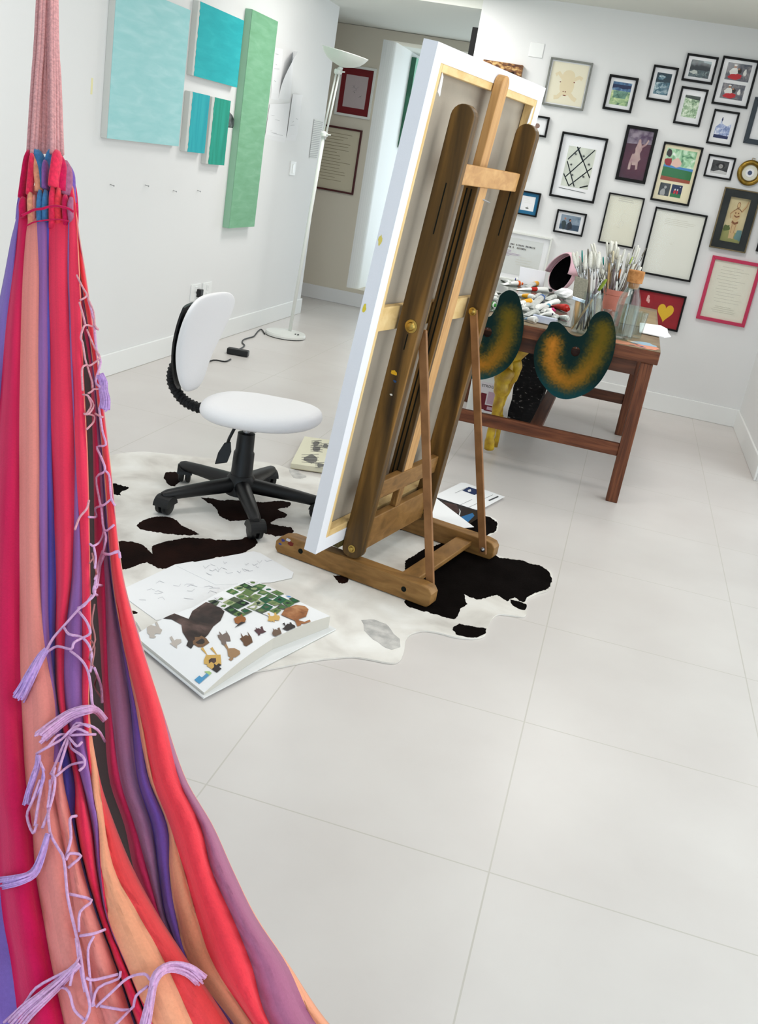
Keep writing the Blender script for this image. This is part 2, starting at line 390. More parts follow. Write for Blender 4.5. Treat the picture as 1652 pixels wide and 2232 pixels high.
for i, p in enumerate([(240, 402), (316, 403), (377, 415), (430, 415)]):
    w = onX(p, XL); nb = MB().tube([w, w+Vector((.022, 0, -.003))], .0022, 6)
    nb.lathe(w+Vector((.020, 0, -.003)), [(.001, 0), (.0045, .001), (.0045, .003), (.001, .004)], 10, (1, 0, 0))
    tag(nb.build('wall_nail', STEEL, base=w), 'bare nail in the left wall, %s in the row under the paintings' % ['first from the hammock', 'second from the hammock', 'third from the hammock', 'furthest from the hammock'][i], 'nail', 'nails under the paintings')
w0, w1 = onX((201, 170), XL), onX((201, 206), XL)
struct(MB().box((XL, w0.y-.008, w1.z), (XL+.0006, w0.y+.008, w0.z)).build('trim_paint_smear', mat('pale_yellow_smear', (232, 226, 178), .8)))
# ------------------------------------------------------------------ framed pictures
def pic(name, pix, label, cat='picture', bar=.012, deep=.022, fmat=FBLACK, matw=0, matcol=PAPER, bg=None, art=(), glass=True, plane=YB, clipz=None, matparts=None, inner=None):
    P = [onY(p, plane) for p in pix]
    x0, x1 = (P[0].x+P[3].x)/2, (P[1].x+P[2].x)/2; z1, z0 = (P[0].z+P[1].z)/2, (P[2].z+P[3].z)/2
    t = thing(name, ((x0+x1)/2, plane, z0), label, cat)
    b, yf = bar, plane-deep
    f = MB()
    O = [(x0, z0), (x1, z0), (x1, z1), (x0, z1)]; I = [(x0+b, z0+b), (x1-b, z0+b), (x1-b, z1-b), (x0+b, z1-b)]
    for i in range(4):
        j = (i+1) % 4
        f.hexa([Vector((q[0], y, q[1])) for y in (plane-.001, yf) for q in (O[i], O[j], I[j], I[i])])
    f.build('frame', fmat, t, bevel=.0015)
    if inner:
        g = MB(); w, mm = inner; I2 = [(x0+b+w, z0+b+w), (x1-b-w, z0+b+w), (x1-b-w, z1-b-w), (x0+b+w, z1-b-w)]
        for i in range(4):
            j = (i+1) % 4
            g.hexa([Vector((q[0], y, q[1])) for y in (plane-.002, yf+.004) for q in (I[i], I[j], I2[j], I2[i])])
        g.build('inner_frame', mm, t); b += w
    yb = plane-.006
    X0, X1, Z0, Z1 = x0+b, x1-b, z0+b, z1-b
    MB().box((X0, yb, Z0), (X1, plane-.001, Z1)).build('mat_board', matcol, t)
    if bg is not None:
        if isinstance(matw, (int, float)): matw = [(matw, matw, 1-matw, 1-matw)]
        for k, mw in enumerate(matw):
            a0, c0, a1, c1 = X0+(X1-X0)*mw[0], Z0+(Z1-Z0)*mw[1], X0+(X1-X0)*mw[2], Z0+(Z1-Z0)*mw[3]
            bgk = bg[k] if isinstance(bg, list) else bg
            mats = [bgk]; g = MB().box((a0, yb-.001, c0), (a1, yb-.0001, c1)); yy = yb-.0011
            ar = art[k] if (isinstance(bg, list)) else art
            for mm, pl_ in ar:
                if mm not in mats: mats.append(mm)
                yy -= .00012
                g.poly([(a0+(a1-a0)*u, yy, c0+(c1-c0)*v) for u, v in pl_], mats.index(mm))
            g.build('print', mats, t, recalc=False)
    if glass:
        MB().poly([(x0+bar, yf+.005, z0+bar), (x1-bar, yf+.005, z0+bar), (x1-bar, yf+.005, z1-bar), (x0+bar, yf+.005, z1-bar)]).build('glass_pane', GLASS, t)
    return t
def scrib(mm, n_, x0=.1, x1=.9, y0=.1, y1=.9, w=.004, l_=.12):
    o = []
    for _ in range(n_):
        x, y = R.uniform(x0, x1), R.uniform(y0, y1); pts = [(x, y)]
        for k in range(4): pts.append((min(x1, max(x0, pts[-1][0]+R.uniform(-l_, l_))), min(y1, max(y0, pts[-1][1]+R.uniform(-l_, l_)*.7))))
        o.append((mm, stroke(pts, w)))
    return o
def lines(mm, n_, x0=.12, x1=.88, y0=.15, y1=.85, w=.006):
    return [(mm, stroke([(x0+R.uniform(0, .08), y0+(y1-y0)*i/max(1, n_-1)), (x1-R.uniform(0, .3), y0+(y1-y0)*i/max(1, n_-1)+R.uniform(-.005, .005))], w)) for i in range(n_)]
def photo(name, *st, sc=30, d=5): return ramp_mat('photo_'+name, list(st), (sc, sc, sc), d, .8, 'Object', .35, .4)
PG = mat('faint_pencil', (205, 203, 190), .8, .1); PD = mat('dark_pencil', (110, 110, 105), .8, .1); INK = mat('ink_black', (28, 30, 30), .7, .1)
beige = mat('beige_wash', (222, 208, 176), .8, .1); red_d = mat('dark_red_dot', (120, 40, 35), .8)
greyf = mat('pewter_grey_frame', (128, 130, 124), .45, .4, var=.15)
pic('framed_drawing', [(1201, 124), (1293, 139), (1271, 242), (1182, 228)], 'grey framed drawing of a pale beige four-limbed creature', fmat=greyf, bg=mat('ivory_paper', (228, 222, 200), .8), matw=.03,
    art=[(beige, ell(.5, .45, .2, .24)), (beige, ell(.5, .7, .17, .14)), (beige, stroke([(.38, .6), (.22, .74), (.14, .68)], .09)), (beige, stroke([(.62, .6), (.8, .7), (.88, .66)], .09)),
         (beige, stroke([(.42, .3), (.3, .16), (.2, .14)], .1)), (beige, stroke([(.58, .3), (.72, .18), (.82, .14)], .1)), (red_d, ell(.3, .53, .017, .013)), (red_d, ell(.68, .56, .017, .013)),
         (red_d, ell(.43, .31, .015, .014)), (red_d, ell(.49, .31, .015, .014)), (red_d, stroke([(.44, .22), (.52, .22)], .02))])
gm = photo('meadow', (.3, (60, 95, 80)), (.5, (150, 180, 130)), (.7, (215, 225, 170)))
sky_ = photo('bluewater', (.3, (30, 50, 90)), (.55, (80, 120, 160)), (.75, (190, 205, 215)))
pic('framed_photo', [(1328, 162), (1392, 171), (1376, 247), (1314, 238)], 'small black framed photo of a green meadow below dark blue hills', bar=.015, matw=.12, bg=gm,
    art=[(sky_, [(0, .62), (1, .62), (1, 1), (0, 1)]), (mat('navy_hill', (35, 45, 80), .5), [(0, .7), (.3, .76), (.6, .71), (1, .78), (1, .9), (0, .88)]), (photo('copse', (.35, (40, 80, 70)), (.6, (110, 150, 130))), [(.15, .3), (.8, .3), (.9, .62), (.1, .6)])])
tealtrees = photo('tealtrees', (.32, (18, 50, 62)), (.5, (50, 100, 120)), (.7, (200, 218, 222)), sc=40)
pic('framed_photo', [(1425, 141), (1480, 149), (1462, 225), (1409, 217)], 'small black framed photo of teal trees with a reflection across its middle', bar=.013, matw=.15, bg=tealtrees,
    art=[(mat('deep_teal', (22, 52, 66), .4), [(0, .55), (1, .6), (1, 1), (0, 1)]), (tealtrees, blob(.5, .2, .45, .18)), (tealtrees, blob(.35, .8, .25, .12))])
pic('framed_photo', [(1498, 117), (1566, 125), (1553, 185), (1485, 176)], 'black framed landscape photo of a dark rocky forest, topmost of the small frames', bar=.013, matw=.13, bg=photo('forest', (.35, (22, 40, 48)), (.55, (60, 85, 90)), (.72, (165, 180, 175)), sc=45),
    art=[(mat('forest_dark', (20, 36, 44), .4), [(0, .5), (.1, .8), (.2, .6), (.3, .9), (.4, .65), (.55, .92), (.7, .7), (.85, .88), (1, .6), (1, .45), (0, .4)]), (mat('pale_rock', (190, 196, 190), .5), blob(.25, .28, .2, .12)), (mat('pale_sky_p', (150, 170, 175), .5), [(.6, .9), (1, .86), (1, 1), (.6, 1)])])
cliff = photo('cliffs', (.3, (50, 60, 75)), (.5, (90, 90, 100)), (.7, (150, 145, 145)))
wsh, rdp, skin, hair = mat('white_shirt', (225, 224, 220), .5), mat('red_trousers', (190, 35, 45), .5), mat('tan_skin', (170, 120, 95), .5), mat('dark_hair', (45, 35, 32), .5)
couple = [(wsh, blob(.3, .5, .16, .24)), (rdp, blob(.36, .18, .26, .17)), (skin, ell(.33, .8, .06, .09)), (wsh, ell(.33, .88, .07, .05)), (hair, blob(.54, .56, .08, .16)), (skin, ell(.5, .68, .045, .06)), (rdp, blob(.52, .28, .14, .12)), (wsh, blob(.78, .5, .06, .2))]
pic('framed_photo', [(1576, 122), (1655, 133), (1629, 237), (1550, 227)], 'tall black framed mount with two photos of a couple in red, one above the other', bar=.013, matw=[(.14, .54, .88, .93), (.14, .11, .84, .46)], bg=[cliff, cliff], art=[couple, couple])
pic('framed_photo', [(1485, 188), (1544, 196), (1525, 277), (1467, 269)], 'black framed photo of bright green foliage under the dark forest photo', bar=.013, matw=.17, bg=photo('foliage', (.3, (60, 95, 70)), (.48, (150, 180, 140)), (.65, (225, 235, 215)), sc=50), art=[(mat('leaf_shade', (30, 50, 40), .4), [(0, .88), (1, .82), (1, 1), (0, 1)])])
pic('framed_photo', [(1556, 238), (1612, 245), (1594, 320), (1539, 313)], 'black framed blue-toned photo of a frosty tree or fountain', bar=.012, matw=.16, bg=photo('bluefrost', (.3, (60, 80, 140)), (.5, (150, 165, 205)), (.68, (228, 230, 240)), sc=45),
    art=[(PAPER, [(0, .5), (.25, .7), (.3, .95), (.4, .7), (.75, .6), (1, .75), (1, 1), (0, 1)]), (mat('navy_base', (30, 40, 85), .5), [(0, 0), (1, 0), (1, .14), (0, .16)]), (mat('navy_base', (0, 0, 0)), blob(.34, .9, .05, .09))])
navyf = mat('dark_navy_frame', (28, 40, 50), .4, .4)
pic('framed_print', [(1645, 212), (1728, 224), (1702, 324), (1619, 312)], 'dark navy framed white print cut off by the right edge of the view', bar=.03, fmat=navyf, bg=PAPER, matw=.05, art=[])
pic('framed_specimen', [(1143, 247), (1198, 256), (1191, 300), (1136, 292)], 'small black framed white mount with one brown round specimen, right behind the easel top', bar=.012, bg=PAPER, matw=.05, art=[(mat('brown_button', (150, 120, 110), .6, rgb2=(120, 95, 85), var=.1), ell(.6, .5, .13, .17))])
lat = []
for a_, b_ in [((.06, .66), (.42, 1.0)), ((.1, .22), (.95, .99)), ((.3, .02), (.98, .55)), ((.33, .99), (.98, .3)), ((.05, .62), (.5, .02)), ((.02, .3), (.3, .02)), ((.7, .02), (.98, .1)), ((.3, 1.0), (.6, .68))]:
    lat.append((INK, stroke([a_, b_], .034)))
for x, y in [(.3, .82), (.22, .55), (.34, .3), (.85, .62), (.75, .3), (.6, .8)]:
    for k in range(3): lat.append((INK, stroke([(x-.05*math.cos(k*1.05), y-.035*math.sin(k*1.05)), (x+.05*math.cos(k*1.05), y+.035*math.sin(k*1.05))], .012)))
lat.append((INK, stroke([(-.05, -.06), (.95, -.09)], .012)))
pic('framed_drawing', [(1226, 287), (1325, 302), (1296, 443), (1197, 428)], 'black framed ink drawing of crossed diagonal branches and small stars', bar=.014, matw=.17, bg=mat('drawing_wash', (214, 218, 206), .8, rgb2=(190, 194, 184), vscale=14, var=.1), art=lat)
fig = mat('statue_grey', (190, 165, 158), .5, rgb2=(150, 112, 116), vscale=20, var=.1)
pic('framed_print', [(1367, 272), (1434, 282), (1407, 401), (1341, 392)], 'black framed maroon print of a pale seated statue', bar=.02, matw=.0, bg=mat('maroon_print', (84, 16, 44), .4, rgb2=(64, 10, 34), vscale=6, var=.1),
    art=[(mat('mauve_haze', (150, 138, 150), .4, rgb2=(78, 56, 84), vscale=26, var=.1), [(0, .70), (1, .74), (1, 1), (0, 1)]), (fig, blob(.5, .42, .17, .16)), (fig, blob(.54, .62, .12, .14)), (fig, ell(.52, .76, .06, .06)), (fig, stroke([(.38, .5), (.32, .32), (.33, .18)], .1)), (fig, stroke([(.56, .4), (.6, .28), (.62, .2)], .09)), (fig, stroke([(.62, .66), (.78, .72), (.86, .82)], .05))])
gt = photo('gardenparty', (.3, (40, 110, 70)), (.5, (160, 205, 160)), (.7, (240, 245, 235)), sc=25)
pic('framed_collage', [(1446, 309), (1532, 321), (1503, 449), (1418, 437)], 'black framed cream mount of one large garden scene over two small ones', bar=.013, matcol=mat('cream_mount', (232, 222, 190), .8), matw=[(.08, .36, .92, .94), (.12, .08, .42, .31), (.46, .08, .76, .31)],
    bg=[gt, mat('grey_portrait', (70, 72, 75), .5, rgb2=(35, 36, 38), vscale=30, var=.1), mat('night_scene', (25, 35, 75), .5)],
    art=[[(mat('hedge_g', (40, 110, 60), .5), [(0, .1), (1, .1), (1, .38), (0, .42)]), (mat('lake_b', (70, 130, 190), .5), [(0, .42), (1, .38), (1, .46), (0, .48)]), (mat('red_robe', (150, 30, 35), .5), blob(.14, .58, .14, .12)), (mat('pink_dress', (225, 185, 170), .5), blob(.42, .58, .16, .14)), (mat('rust_ground', (150, 70, 45), .5), [(0, 0), (1, 0), (1, .1), (0, .13)]), (hair, blob(.1, .85, .08, .12))],
         [(mat('grey_figure', (160, 160, 160), .5), blob(.4, .3, .25, .3)), (mat('grey_figure', (0, 0, 0)), ell(.55, .68, .12, .12))],
         [(mat('hedge_g', (0, 0, 0)), [(0, 0), (1, 0), (1, .3), (0, .3)]), (rdp, blob(.35, .42, .1, .16)), (rdp, blob(.6, .42, .1, .16)), (wsh, ell(.36, .62, .06, .07)), (wsh, ell(.6, .62, .06, .07)), (wsh, ell(.8, .85, .04, .04))]])
pic('framed_photo', [(1544, 336), (1604, 344), (1593, 393), (1533, 385)], 'small framed black and white photo of a lying person beside the round frame', bar=.011, matw=.16, bg=mat('bw_cloth', (70, 70, 72), .5, rgb2=(35, 35, 37), vscale=30, var=.1),
    art=[(mat('bw_light', (190, 190, 190), .5), [(0, 0), (1, 0), (1, .2), (.5, .3), (.2, .12), (0, .15)]), (mat('bw_dark', (30, 30, 32), .5), blob(.5, .65, .25, .22)), (mat('bw_mid', (150, 148, 146), .5), ell(.55, .58, .13, .17)), (mat('bw_dark', (0, 0, 0)), ell(.5, .6, .02, .025)), (mat('bw_dark', (0, 0, 0)), ell(.6, .6, .02, .025))])
# round gold frame
cg = onY((1634, 377), YB); t = thing('round_frame', (cg.x, YB, cg.z-.08), 'round gold frame holding a small pale miniature near the right edge', 'picture')
GOLD = mat('worn_gold', (150, 118, 40), .35, .5, .7, var=.35, vscale=30)
MB().lathe((cg.x, YB-.002, cg.z), [(.074, 0), (.08, .01), (.077, .024), (.06, .028), (.05, .016), (.048, .004)], 32, (0, -1, 0), cap=False).build('frame', GOLD, t, True)
MB().lathe((cg.x, YB-.002, cg.z), [(.001, .004), (.055, .004)], 32, (0, -1, 0), cap=False).build('mat_board', CREAM, t)
MB().lathe((cg.x, YB-.002, cg.z), [(.001, .0065), (.026, .0065), (.028, .004)], 28, (0, -1, 0), cap=False).lathe((cg.x, YB-.002, cg.z), [(.001, .0075), (.014, .0075)], 20, (0, -1, 0), 1, False).build('miniature', [PAPER, mat('miniature_blue', (90, 105, 140), .5, var=.3)], t)
MB().tube([(cg.x-.008, YB-.012, cg.z+.078), (cg.x-.008, YB-.012, cg.z+.09), (cg.x+.008, YB-.012, cg.z+.09), (cg.x+.008, YB-.012, cg.z+.078)], .002, 6).build('hanging_ring', BRASS, t)
wblk = mat('worn_black_wood', (42, 46, 46), .55, .3, var=.3); gldthin = mat('gilt_rim', (120, 105, 75), .5, .4, .3, var=.3)
sep = mat('sepia_line', (130, 85, 55), .7); sepl = mat('sepia_wash', (205, 175, 130), .7)
pic('framed_painting', [(1577, 407), (1655, 419), (1629, 551), (1547, 540)], 'painting of a standing sepia figure with raised arm in wide black and gilt frame', bar=.008, deep=.035, fmat=gldthin, inner=(.045, wblk), matw=0, bg=mat('parchment', (214, 200, 160), .7, rgb2=(196, 178, 134), vscale=12, var=.1),
    art=[(mat('dull_meadow', (150, 150, 95), .7), [(0, 0), (1, 0), (1, .2), (.5, .24), (0, .28)]), (mat('dull_teal_hill', (105, 140, 140), .7), blob(.85, .17, .2, .12)), (mat('bush_g', (90, 105, 60), .7), blob(.2, .3, .18, .07)), (sepl, blob(.52, .62, .2, .16)), (sepl, ell(.5, .84, .08, .06)), (sepl, stroke([(.42, .5), (.44, .3), (.46, .08)], .15)), (sepl, stroke([(.58, .5), (.58, .3), (.56, .08)], .14)), (sepl, stroke([(.7, .7), (.86, .82), (.92, .95)], .08)), (sepl, stroke([(.34, .7), (.2, .62), (.26, .54)], .07)),
         (sep, stroke(ell(.5, .84, .08, .06)+[(.58, .84)], .015)), (sep, stroke([(.34, .7), (.46, .76), (.58, .76), (.72, .7)], .02)), (sep, stroke([(.4, .6), (.52, .57), (.66, .6)], .03)), (sep, stroke([(.36, .46), (.52, .42), (.68, .46)], .05)), (sep, stroke([(.42, .42), (.44, .2)], .015)), (sep, stroke([(.6, .42), (.58, .2)], .015)), (sep, stroke([(.72, .7), (.88, .82), (.93, .96)], .012)), (sep, stroke([(.33, .7), (.19, .62), (.27, .53)], .014)), (sep, ell(.44, .66, .03, .02)), (sep, ell(.58, .66, .03, .02))])
bluem = mat('blue_mount', (30, 105, 145), .7)
pic('framed_note', [(1132, 414), (1180, 421), (1170, 473), (1121, 466)], 'small black frame with bright blue mount around a white note', bar=.01, matcol=bluem, matw=.16, bg=PAPER, art=lines(PG, 3, .2, .8, .55, .8, .01)+[(PD, blob(.5, .18, .12, .05)), (PD, stroke([(.5, .18), (.55, .3)], .015))])
pic('framed_photo', [(1215, 456), (1280, 466), (1269, 516), (1206, 505)], 'small black framed photo of two people by the sea, below the crossed branch drawing', bar=.011, matw=.13, bg=photo('seaside', (.35, (90, 110, 130)), (.65, (140, 155, 170))),
    art=[(mat('sea_dk', (55, 75, 95), .5), [(0, 0), (1, 0), (1, .4), (0, .35)]), (mat('coat_dk', (40, 50, 50), .5), blob(.2, .35, .13, .33)), (mat('coat_dk2', (35, 38, 48), .5), blob(.5, .3, .14, .3)), (skin, ell(.22, .74, .05, .08)), (hair, ell(.48, .68, .06, .09)), (skin, ell(.5, .64, .04, .06))])
pic('framed_sketch', [(1327, 419), (1406, 432), (1380, 541), (1304, 529)], 'black framed cream sheet with a faint pencil figure, above the brush jars', bar=.01, matw=.0, bg=CREAM, art=lines(PG, 2, .25, .85, .9, .94, .02)+[(PG, stroke([(.44, .42), (.5, .5), (.46, .58), (.52, .66), (.6, .64)], .008)), (PG, stroke([(.5, .5), (.6, .46), (.56, .38)], .008)), (PG, stroke([(.4, .36), (.5, .34), (.48, .42)], .008))])
pic('framed_sketch', [(1426, 451), (1541, 468), (1507, 613), (1396, 597)], 'largest black framed sheet, nearly blank with faint writing, right of the brushes', bar=.012, matw=.0, bg=mat('pale_sheet', (229, 229, 220), .8, .1), art=lines(PG, 4, .2, .85, .8, .88, .005)+lines(PG, 2, .42, .62, .5, .53, .004))
pinkf = mat('raspberry_frame', (188, 44, 82), .45, .4)
pic('framed_letter', [(1551, 557), (1656, 573), (1628, 713), (1518, 695)], 'raspberry pink framed cream letter with faint writing near the right edge', bar=.022, fmat=pinkf, bg=CREAM, matw=.0, art=lines(PG, 12, .15, .85, .3, .9, .006)+lines(PG, 4, .2, .8, .12, .22, .006))
hx = [(.70+.17*(16*math.sin(a)**3)/17, .47+.33*(13*math.cos(a)-5*math.cos(2*a)-2*math.cos(3*a)-math.cos(4*a))/17) for a in [2*math.pi*k/28 for k in range(28)]]
pic('framed_collage', [(1380, 625), (1497, 645), (1477, 721), (1362, 703)], 'black framed red picture with a big yellow heart, low behind the table end', bar=.012, bg=mat('brick_red', (158, 32, 42), .6, rgb2=(140, 26, 36), vscale=10, var=.1), matw=.0,
    art=[(mat('heart_yellow', (222, 178, 45), .6), hx), (mat('pink_scrap', (220, 170, 165), .6), blob(.3, .78, .03, .1)), (mat('pink_scrap', (0, 0, 0)), blob(.33, .7, .025, .06))])
carved = ramp_mat('carved_gilt_wood', [(.35, (70, 38, 22)), (.5, (135, 88, 45)), (.65, (205, 170, 110))], (30, 30, 60), 5, .5, 'Object', .5, .4, .6)
pic('framed_painting', [(1057, 131), (1142, 144), (1118, 262), (1033, 248)], 'ornate brown and gilt frame whose top shows above the easel canvas', bar=.05, deep=.04, fmat=carved, bg=mat('dark_painting', (70, 60, 45), .5, var=.4), matw=0, art=[])
pic('framed_print', [(1104, 315), (1162, 324), (1148, 379), (1090, 370)], 'plain white framed sheet mostly hidden behind the easel upright', bar=.008, fmat=TRIM, bg=PAPER, matw=.08, art=lines(PG, 3))
wf = mat('white_frame', (226, 227, 222), .5, .4)
hd = []
for yy, nn in ((.80, 22), (.72, 16)):
    for k in range(nn):
        x = .16+.68*k/22; 
        if R.random() < .82: hd.append((mat('stamp_grey', (120, 118, 112), .7) if R.random() < .8 else mat('stamp_dark', (60, 55, 60), .7), [(x, yy), (x+.02, yy), (x+.02, yy+.045), (x, yy+.045)]))
pic('framed_letter', [(1075, 497), (1204, 518), (1184, 622), (1055, 602)], 'white framed letter with stamped heading and violet handwriting behind the table', bar=.012, fmat=wf, bg=mat('cool_sheet', (216, 218, 216), .8), matw=.1, art=hd+lines(mat('violet_pen', (150, 115, 160), .7), 5, .16, .6, .5, .64, .008)+lines(PG, 4, .45, .9, .3, .5, .008))
pic('framed_picture', [(1662, 478), (1740, 490), (1726, 561), (1650, 549)], 'black frame just peeping in at the right edge beside the standing figure painting', bar=.014, bg=PAPER, matw=.1, art=[])
ps = [onY(p, YB) for p in [(1157, 91), (1190, 93), (1185, 128), (1152, 124)]]
tag(MB().box((ps[0].x, YB-.006, ps[2].z), (ps[1].x-.005, YB, ps[0].z)).build('blank_wall_plate', TRIM, bevel=.003), 'pale square blank cover plate high on the picture wall', 'wall plate')
# hall pictures
dred = mat('oxblood_mount', (112, 18, 24), .6); brn = mat('dark_red_wood', (74, 24, 24), .5, .4)
pic('framed_drawing', [(742, 140), (828, 150), (800, 261), (731, 249)], 'white framed drawing with a dark red mount in the hall', bar=.02, fmat=wf, matcol=dred, matw=.15, bg=mat('mauve_paper', (186, 172, 172), .8), art=scrib(PD, 6, .3, .8, .25, .85, .006, .1), plane=YH)
pic('framed_letter', [(672, 259), (790, 290), (770, 428), (650, 400)], 'dark red framed letter covered in faint script, lower picture in the hall', bar=.016, fmat=brn, matw=0, bg=mat('aged_paper', (205, 196, 172), .8), art=lines(mat('faded_script', (160, 150, 125), .8), 16, .3, .9, .15, .92, .01), plane=YH)
g1, g2 = onX((906, 120), XA+.005), onX((873, 305), XA+.005)
t = thing('painting', (XA, g1.y+.3, g2.z), 'green canvas in the lit alcove, edge-on beside the easel canvas', 'painting')
MB().box((XA-.0004, 7.95, 1.45), (XA+.045, 8.75, g1.z-.03)).build('stretched_canvas', mat('green_canvas_edge', (70, 125, 100), .7, var=.2), t)
MB().box((XA+.045, 7.951, 1.451), (XA+.0465, 8.749, g1.z-.031)).build('painted_face', mat('green_canvas_face', (150, 205, 180), .7, var=.1), t)
# ------------------------------------------------------------------ floor lamp
LW = mat('white_lamp_enamel', (228, 230, 226), .35, .4)
t = thing('floor_lamp', (-2.334, 5.17, 0), 'white torchiere floor lamp leaning at the end of the left wall', 'lamp')
Lb = Vector((-2.334, 5.17, 0)); L0, L1, L2 = Vector((-2.305, 5.17, .04)), Vector((-2.236, 5.14, 1.43)), Vector((-2.193, 5.13, 1.846))
bs = MB().lathe(Lb, [(.148, .006), (.15, .02), (.145, .032), (.06, .042), (.016, .05)], 40).build('base', LW, t, True, auto=30)
MB().lathe(Lb, [(.143, 0), (.143, .007)], 40).build('rubber_rim', BLACKP, bs)
MB().box(Lb+Vector((.085, -.05, .037)), Lb+Vector((.093, -.03, .042))).box(Lb+Vector((.105, -.045, .037)), Lb+Vector((.113, -.025, .042))).build('foot_switch', BLACKP, bs)
MB().tube([L0, L0.lerp(L1, .5), L1+Vector((0, 0, .02))], .0125, 14).build('pole', LW, t, True)
s_ = Vector((.012, -.004, 0))
for k in (-1, 1): MB().tube([L1+s_*k*1.1+Vector((0, 0, -.03)), L2+s_*k], .0065, 10).build('twin_rod', LW, t, True)
for P_ in (L1, L2+Vector((-.002, 0, -.012))):
    c_ = MB().lathe(P_, [(.02, -.016), (.026, -.01), (.026, .01), (.02, .016)], 16).build('clamp', LW, t, True, auto=30)
    MB().tube([P_+Vector((.02, -.01, .0)), P_+Vector((.052, -.016, .003))], [.006, .004], 8).build('clamp_screw', LW, c_, True)
ax = Vector((.12, 0, 1)).normalized(); bc = L2+Vector((.02, 0, .02))
bowl = [(.012, 0), (.03, .004), (.075, .016), (.115, .037), (.142, .062), (.157, .086), (.160, .09), (.152, .088), (.138, .066), (.11, .042), (.07, .022), (.02, .01)]
MB().lathe(bc, bowl, 40, ax, cap=True).build('bowl_shade', mat('frosted_shade', (226, 229, 222), .5, .3), t, True)
MB().tube([L2, bc], .014, 12).build('neck', LW, t, True)
# cord with inline dimmer
cordp = [(577, 728), (570, 718), (562, 722), (553, 733), (540, 737), (530, 741), (528, 747), (533, 753), (524, 760), (512, 764)]
C1 = [fl(p, .006) for p in cordp]; C2 = [fl(p, .006) for p in [(503, 783), (490, 788), (465, 785), (430, 795), (400, 776), (391, 768), (394, 763), (410, 763), (420, 756)]]
C2 += [Vector((XL+.02, C2[-1].y+.02, .006)), Vector((XL+.025, 4.19, .04)), Vector((XL+.028, 4.15, .2)), Vector((XL+.03, 4.14, .32)), Vector((XL+.025, 4.14, .345))]
t = thing('power_cord', fl((520, 775)), 'black cord with inline dimmer box running from the floor lamp to the outlet', 'cord')
MB().tube(smooth_path(C1), .0045, 6).build('cable', BLACKP, t, True); MB().tube(smooth_path(C2), .0045, 6).build('cable', BLACKP, t, True)
d0 = fl((518, 774), .0); dx = (fl((538, 776))-fl((500, 769))).normalized(); dy = Vector((-dx.y, dx.x, 0)); Q = Matrix((( dx.x, dy.x, 0), (dx.y, dy.y, 0), (0, 0, 1)))
g = MB().box((-.07, -.028, .001), (.07, .028, .04), X=Q); [setattr(v, 'xyz', v+d0) for v in g.v]
g.build('dimmer_box', BLACKP, t, bevel=.006)
g = MB(); g.box((XL+.009, 4.118, .335), (XL+.04, 4.158, .385)).tube([(XL+.03, 4.138, .34), (XL+.034, 4.138, .315)], [.01, .006], 8)
g.build('plug', BLACKP, t, bevel=.004)
# ------------------------------------------------------------------ cowhide rug
def jag(px, step=7, amp=2.2, closed=True):
    out = []; n_ = len(px)
    for i in range(n_ if closed else n_-1):
        a, c = px[i], px[(i+1) % n_]; d = math.hypot(c[0]-a[0], c[1]-a[1]); k = max(1, int(d/step))
        for j in range(k):
            u = j/k; w_ = 0 if j == 0 and amp < 1 else amp
            out.append((a[0]+(c[0]-a[0])*u+R.uniform(-w_, w_), a[1]+(c[1]-a[1])*u+R.uniform(-w_, w_)*.7))
    return out
rug = [(540, 1464), (600, 1456), (680, 1440), (760, 1432), (800, 1436), (850, 1445), (870, 1440), (880, 1422), (884, 1397), (892, 1384), (910, 1377), (930, 1375), (960, 1380), (990, 1388), (1030, 1392), (1055, 1386), (1062, 1373), (1066, 1360), (1075, 1346), (1088, 1339), (1112, 1341), (1140, 1344), (1148, 1336), (1147, 1316), (1151, 1304), (1170, 1294), (1195, 1286), (1204, 1270), (1203, 1250), (1190, 1238), (1160, 1227), (1120, 1218), (1085, 1211), (1050, 1190), (1055, 1172), (1070, 1164), (1083, 1156), (1086, 1146), (1083, 1135), (1068, 1126), (1030, 1116), (980, 1106), (900, 1085), (800, 1058), (720, 1046), (650, 1030), (600, 1012), (540, 1004), (470, 1000), (370, 990), (300, 985), (225, 1000), (190, 1060), (170, 1150), (185, 1250), (220, 1330), (290, 1350), (330, 1400), (450, 1462)]
fur = ramp_mat('white_cowhide', [(.3, (196, 190, 184)), (.5, (224, 220, 214)), (.68, (238, 236, 232))], (5, 5, 5), 6, .4, 'Object', .85, .1, .5)
dk = mat('black_cowhide', (9, 6, 5), .95, .03, rgb2=(15, 11, 10), vscale=9, var=.1, bump=.5, bscale=260); dkb = mat('dark_brown_cowhide', (34, 18, 14), .95, .05, rgb2=(20, 11, 9), vscale=9, var=.1, bump=.5, bscale=260)
gry = mat('grey_cowhide', (172, 170, 168), .85, .1, rgb2=(205, 202, 198), vscale=30, var=.1, bump=.4, bscale=260)
rug = [p for p in rug]
g = MB(); pts = [fl(p, .005) for p in jag(smooth2(rug, 5), 6, .5)]
g.prism([Vector((p.x, p.y, .0008)) for p in pts], (0, 0, .0052))
rg = g.build('cowhide_rug', fur, None); tag(rg, 'white cowhide rug with black and dark brown patches under chair and easel', 'rug')
def patch(px, m, nm='dark_patch', z=.0066, step=2.6, amp=1.5):
    q = [fl(p, z) for p in jag(jag(smooth2(px, 2), 9, 1.8), step, amp*.8)]
    MB().prism([p-Vector((0, 0, .0008)) for p in q], (0, 0, .0008)).build(nm, m, rg)
patch([(243, 1055), (262, 1056), (283, 1064), (265, 1070), (262, 1078), (245, 1077), (230, 1068)], dk)
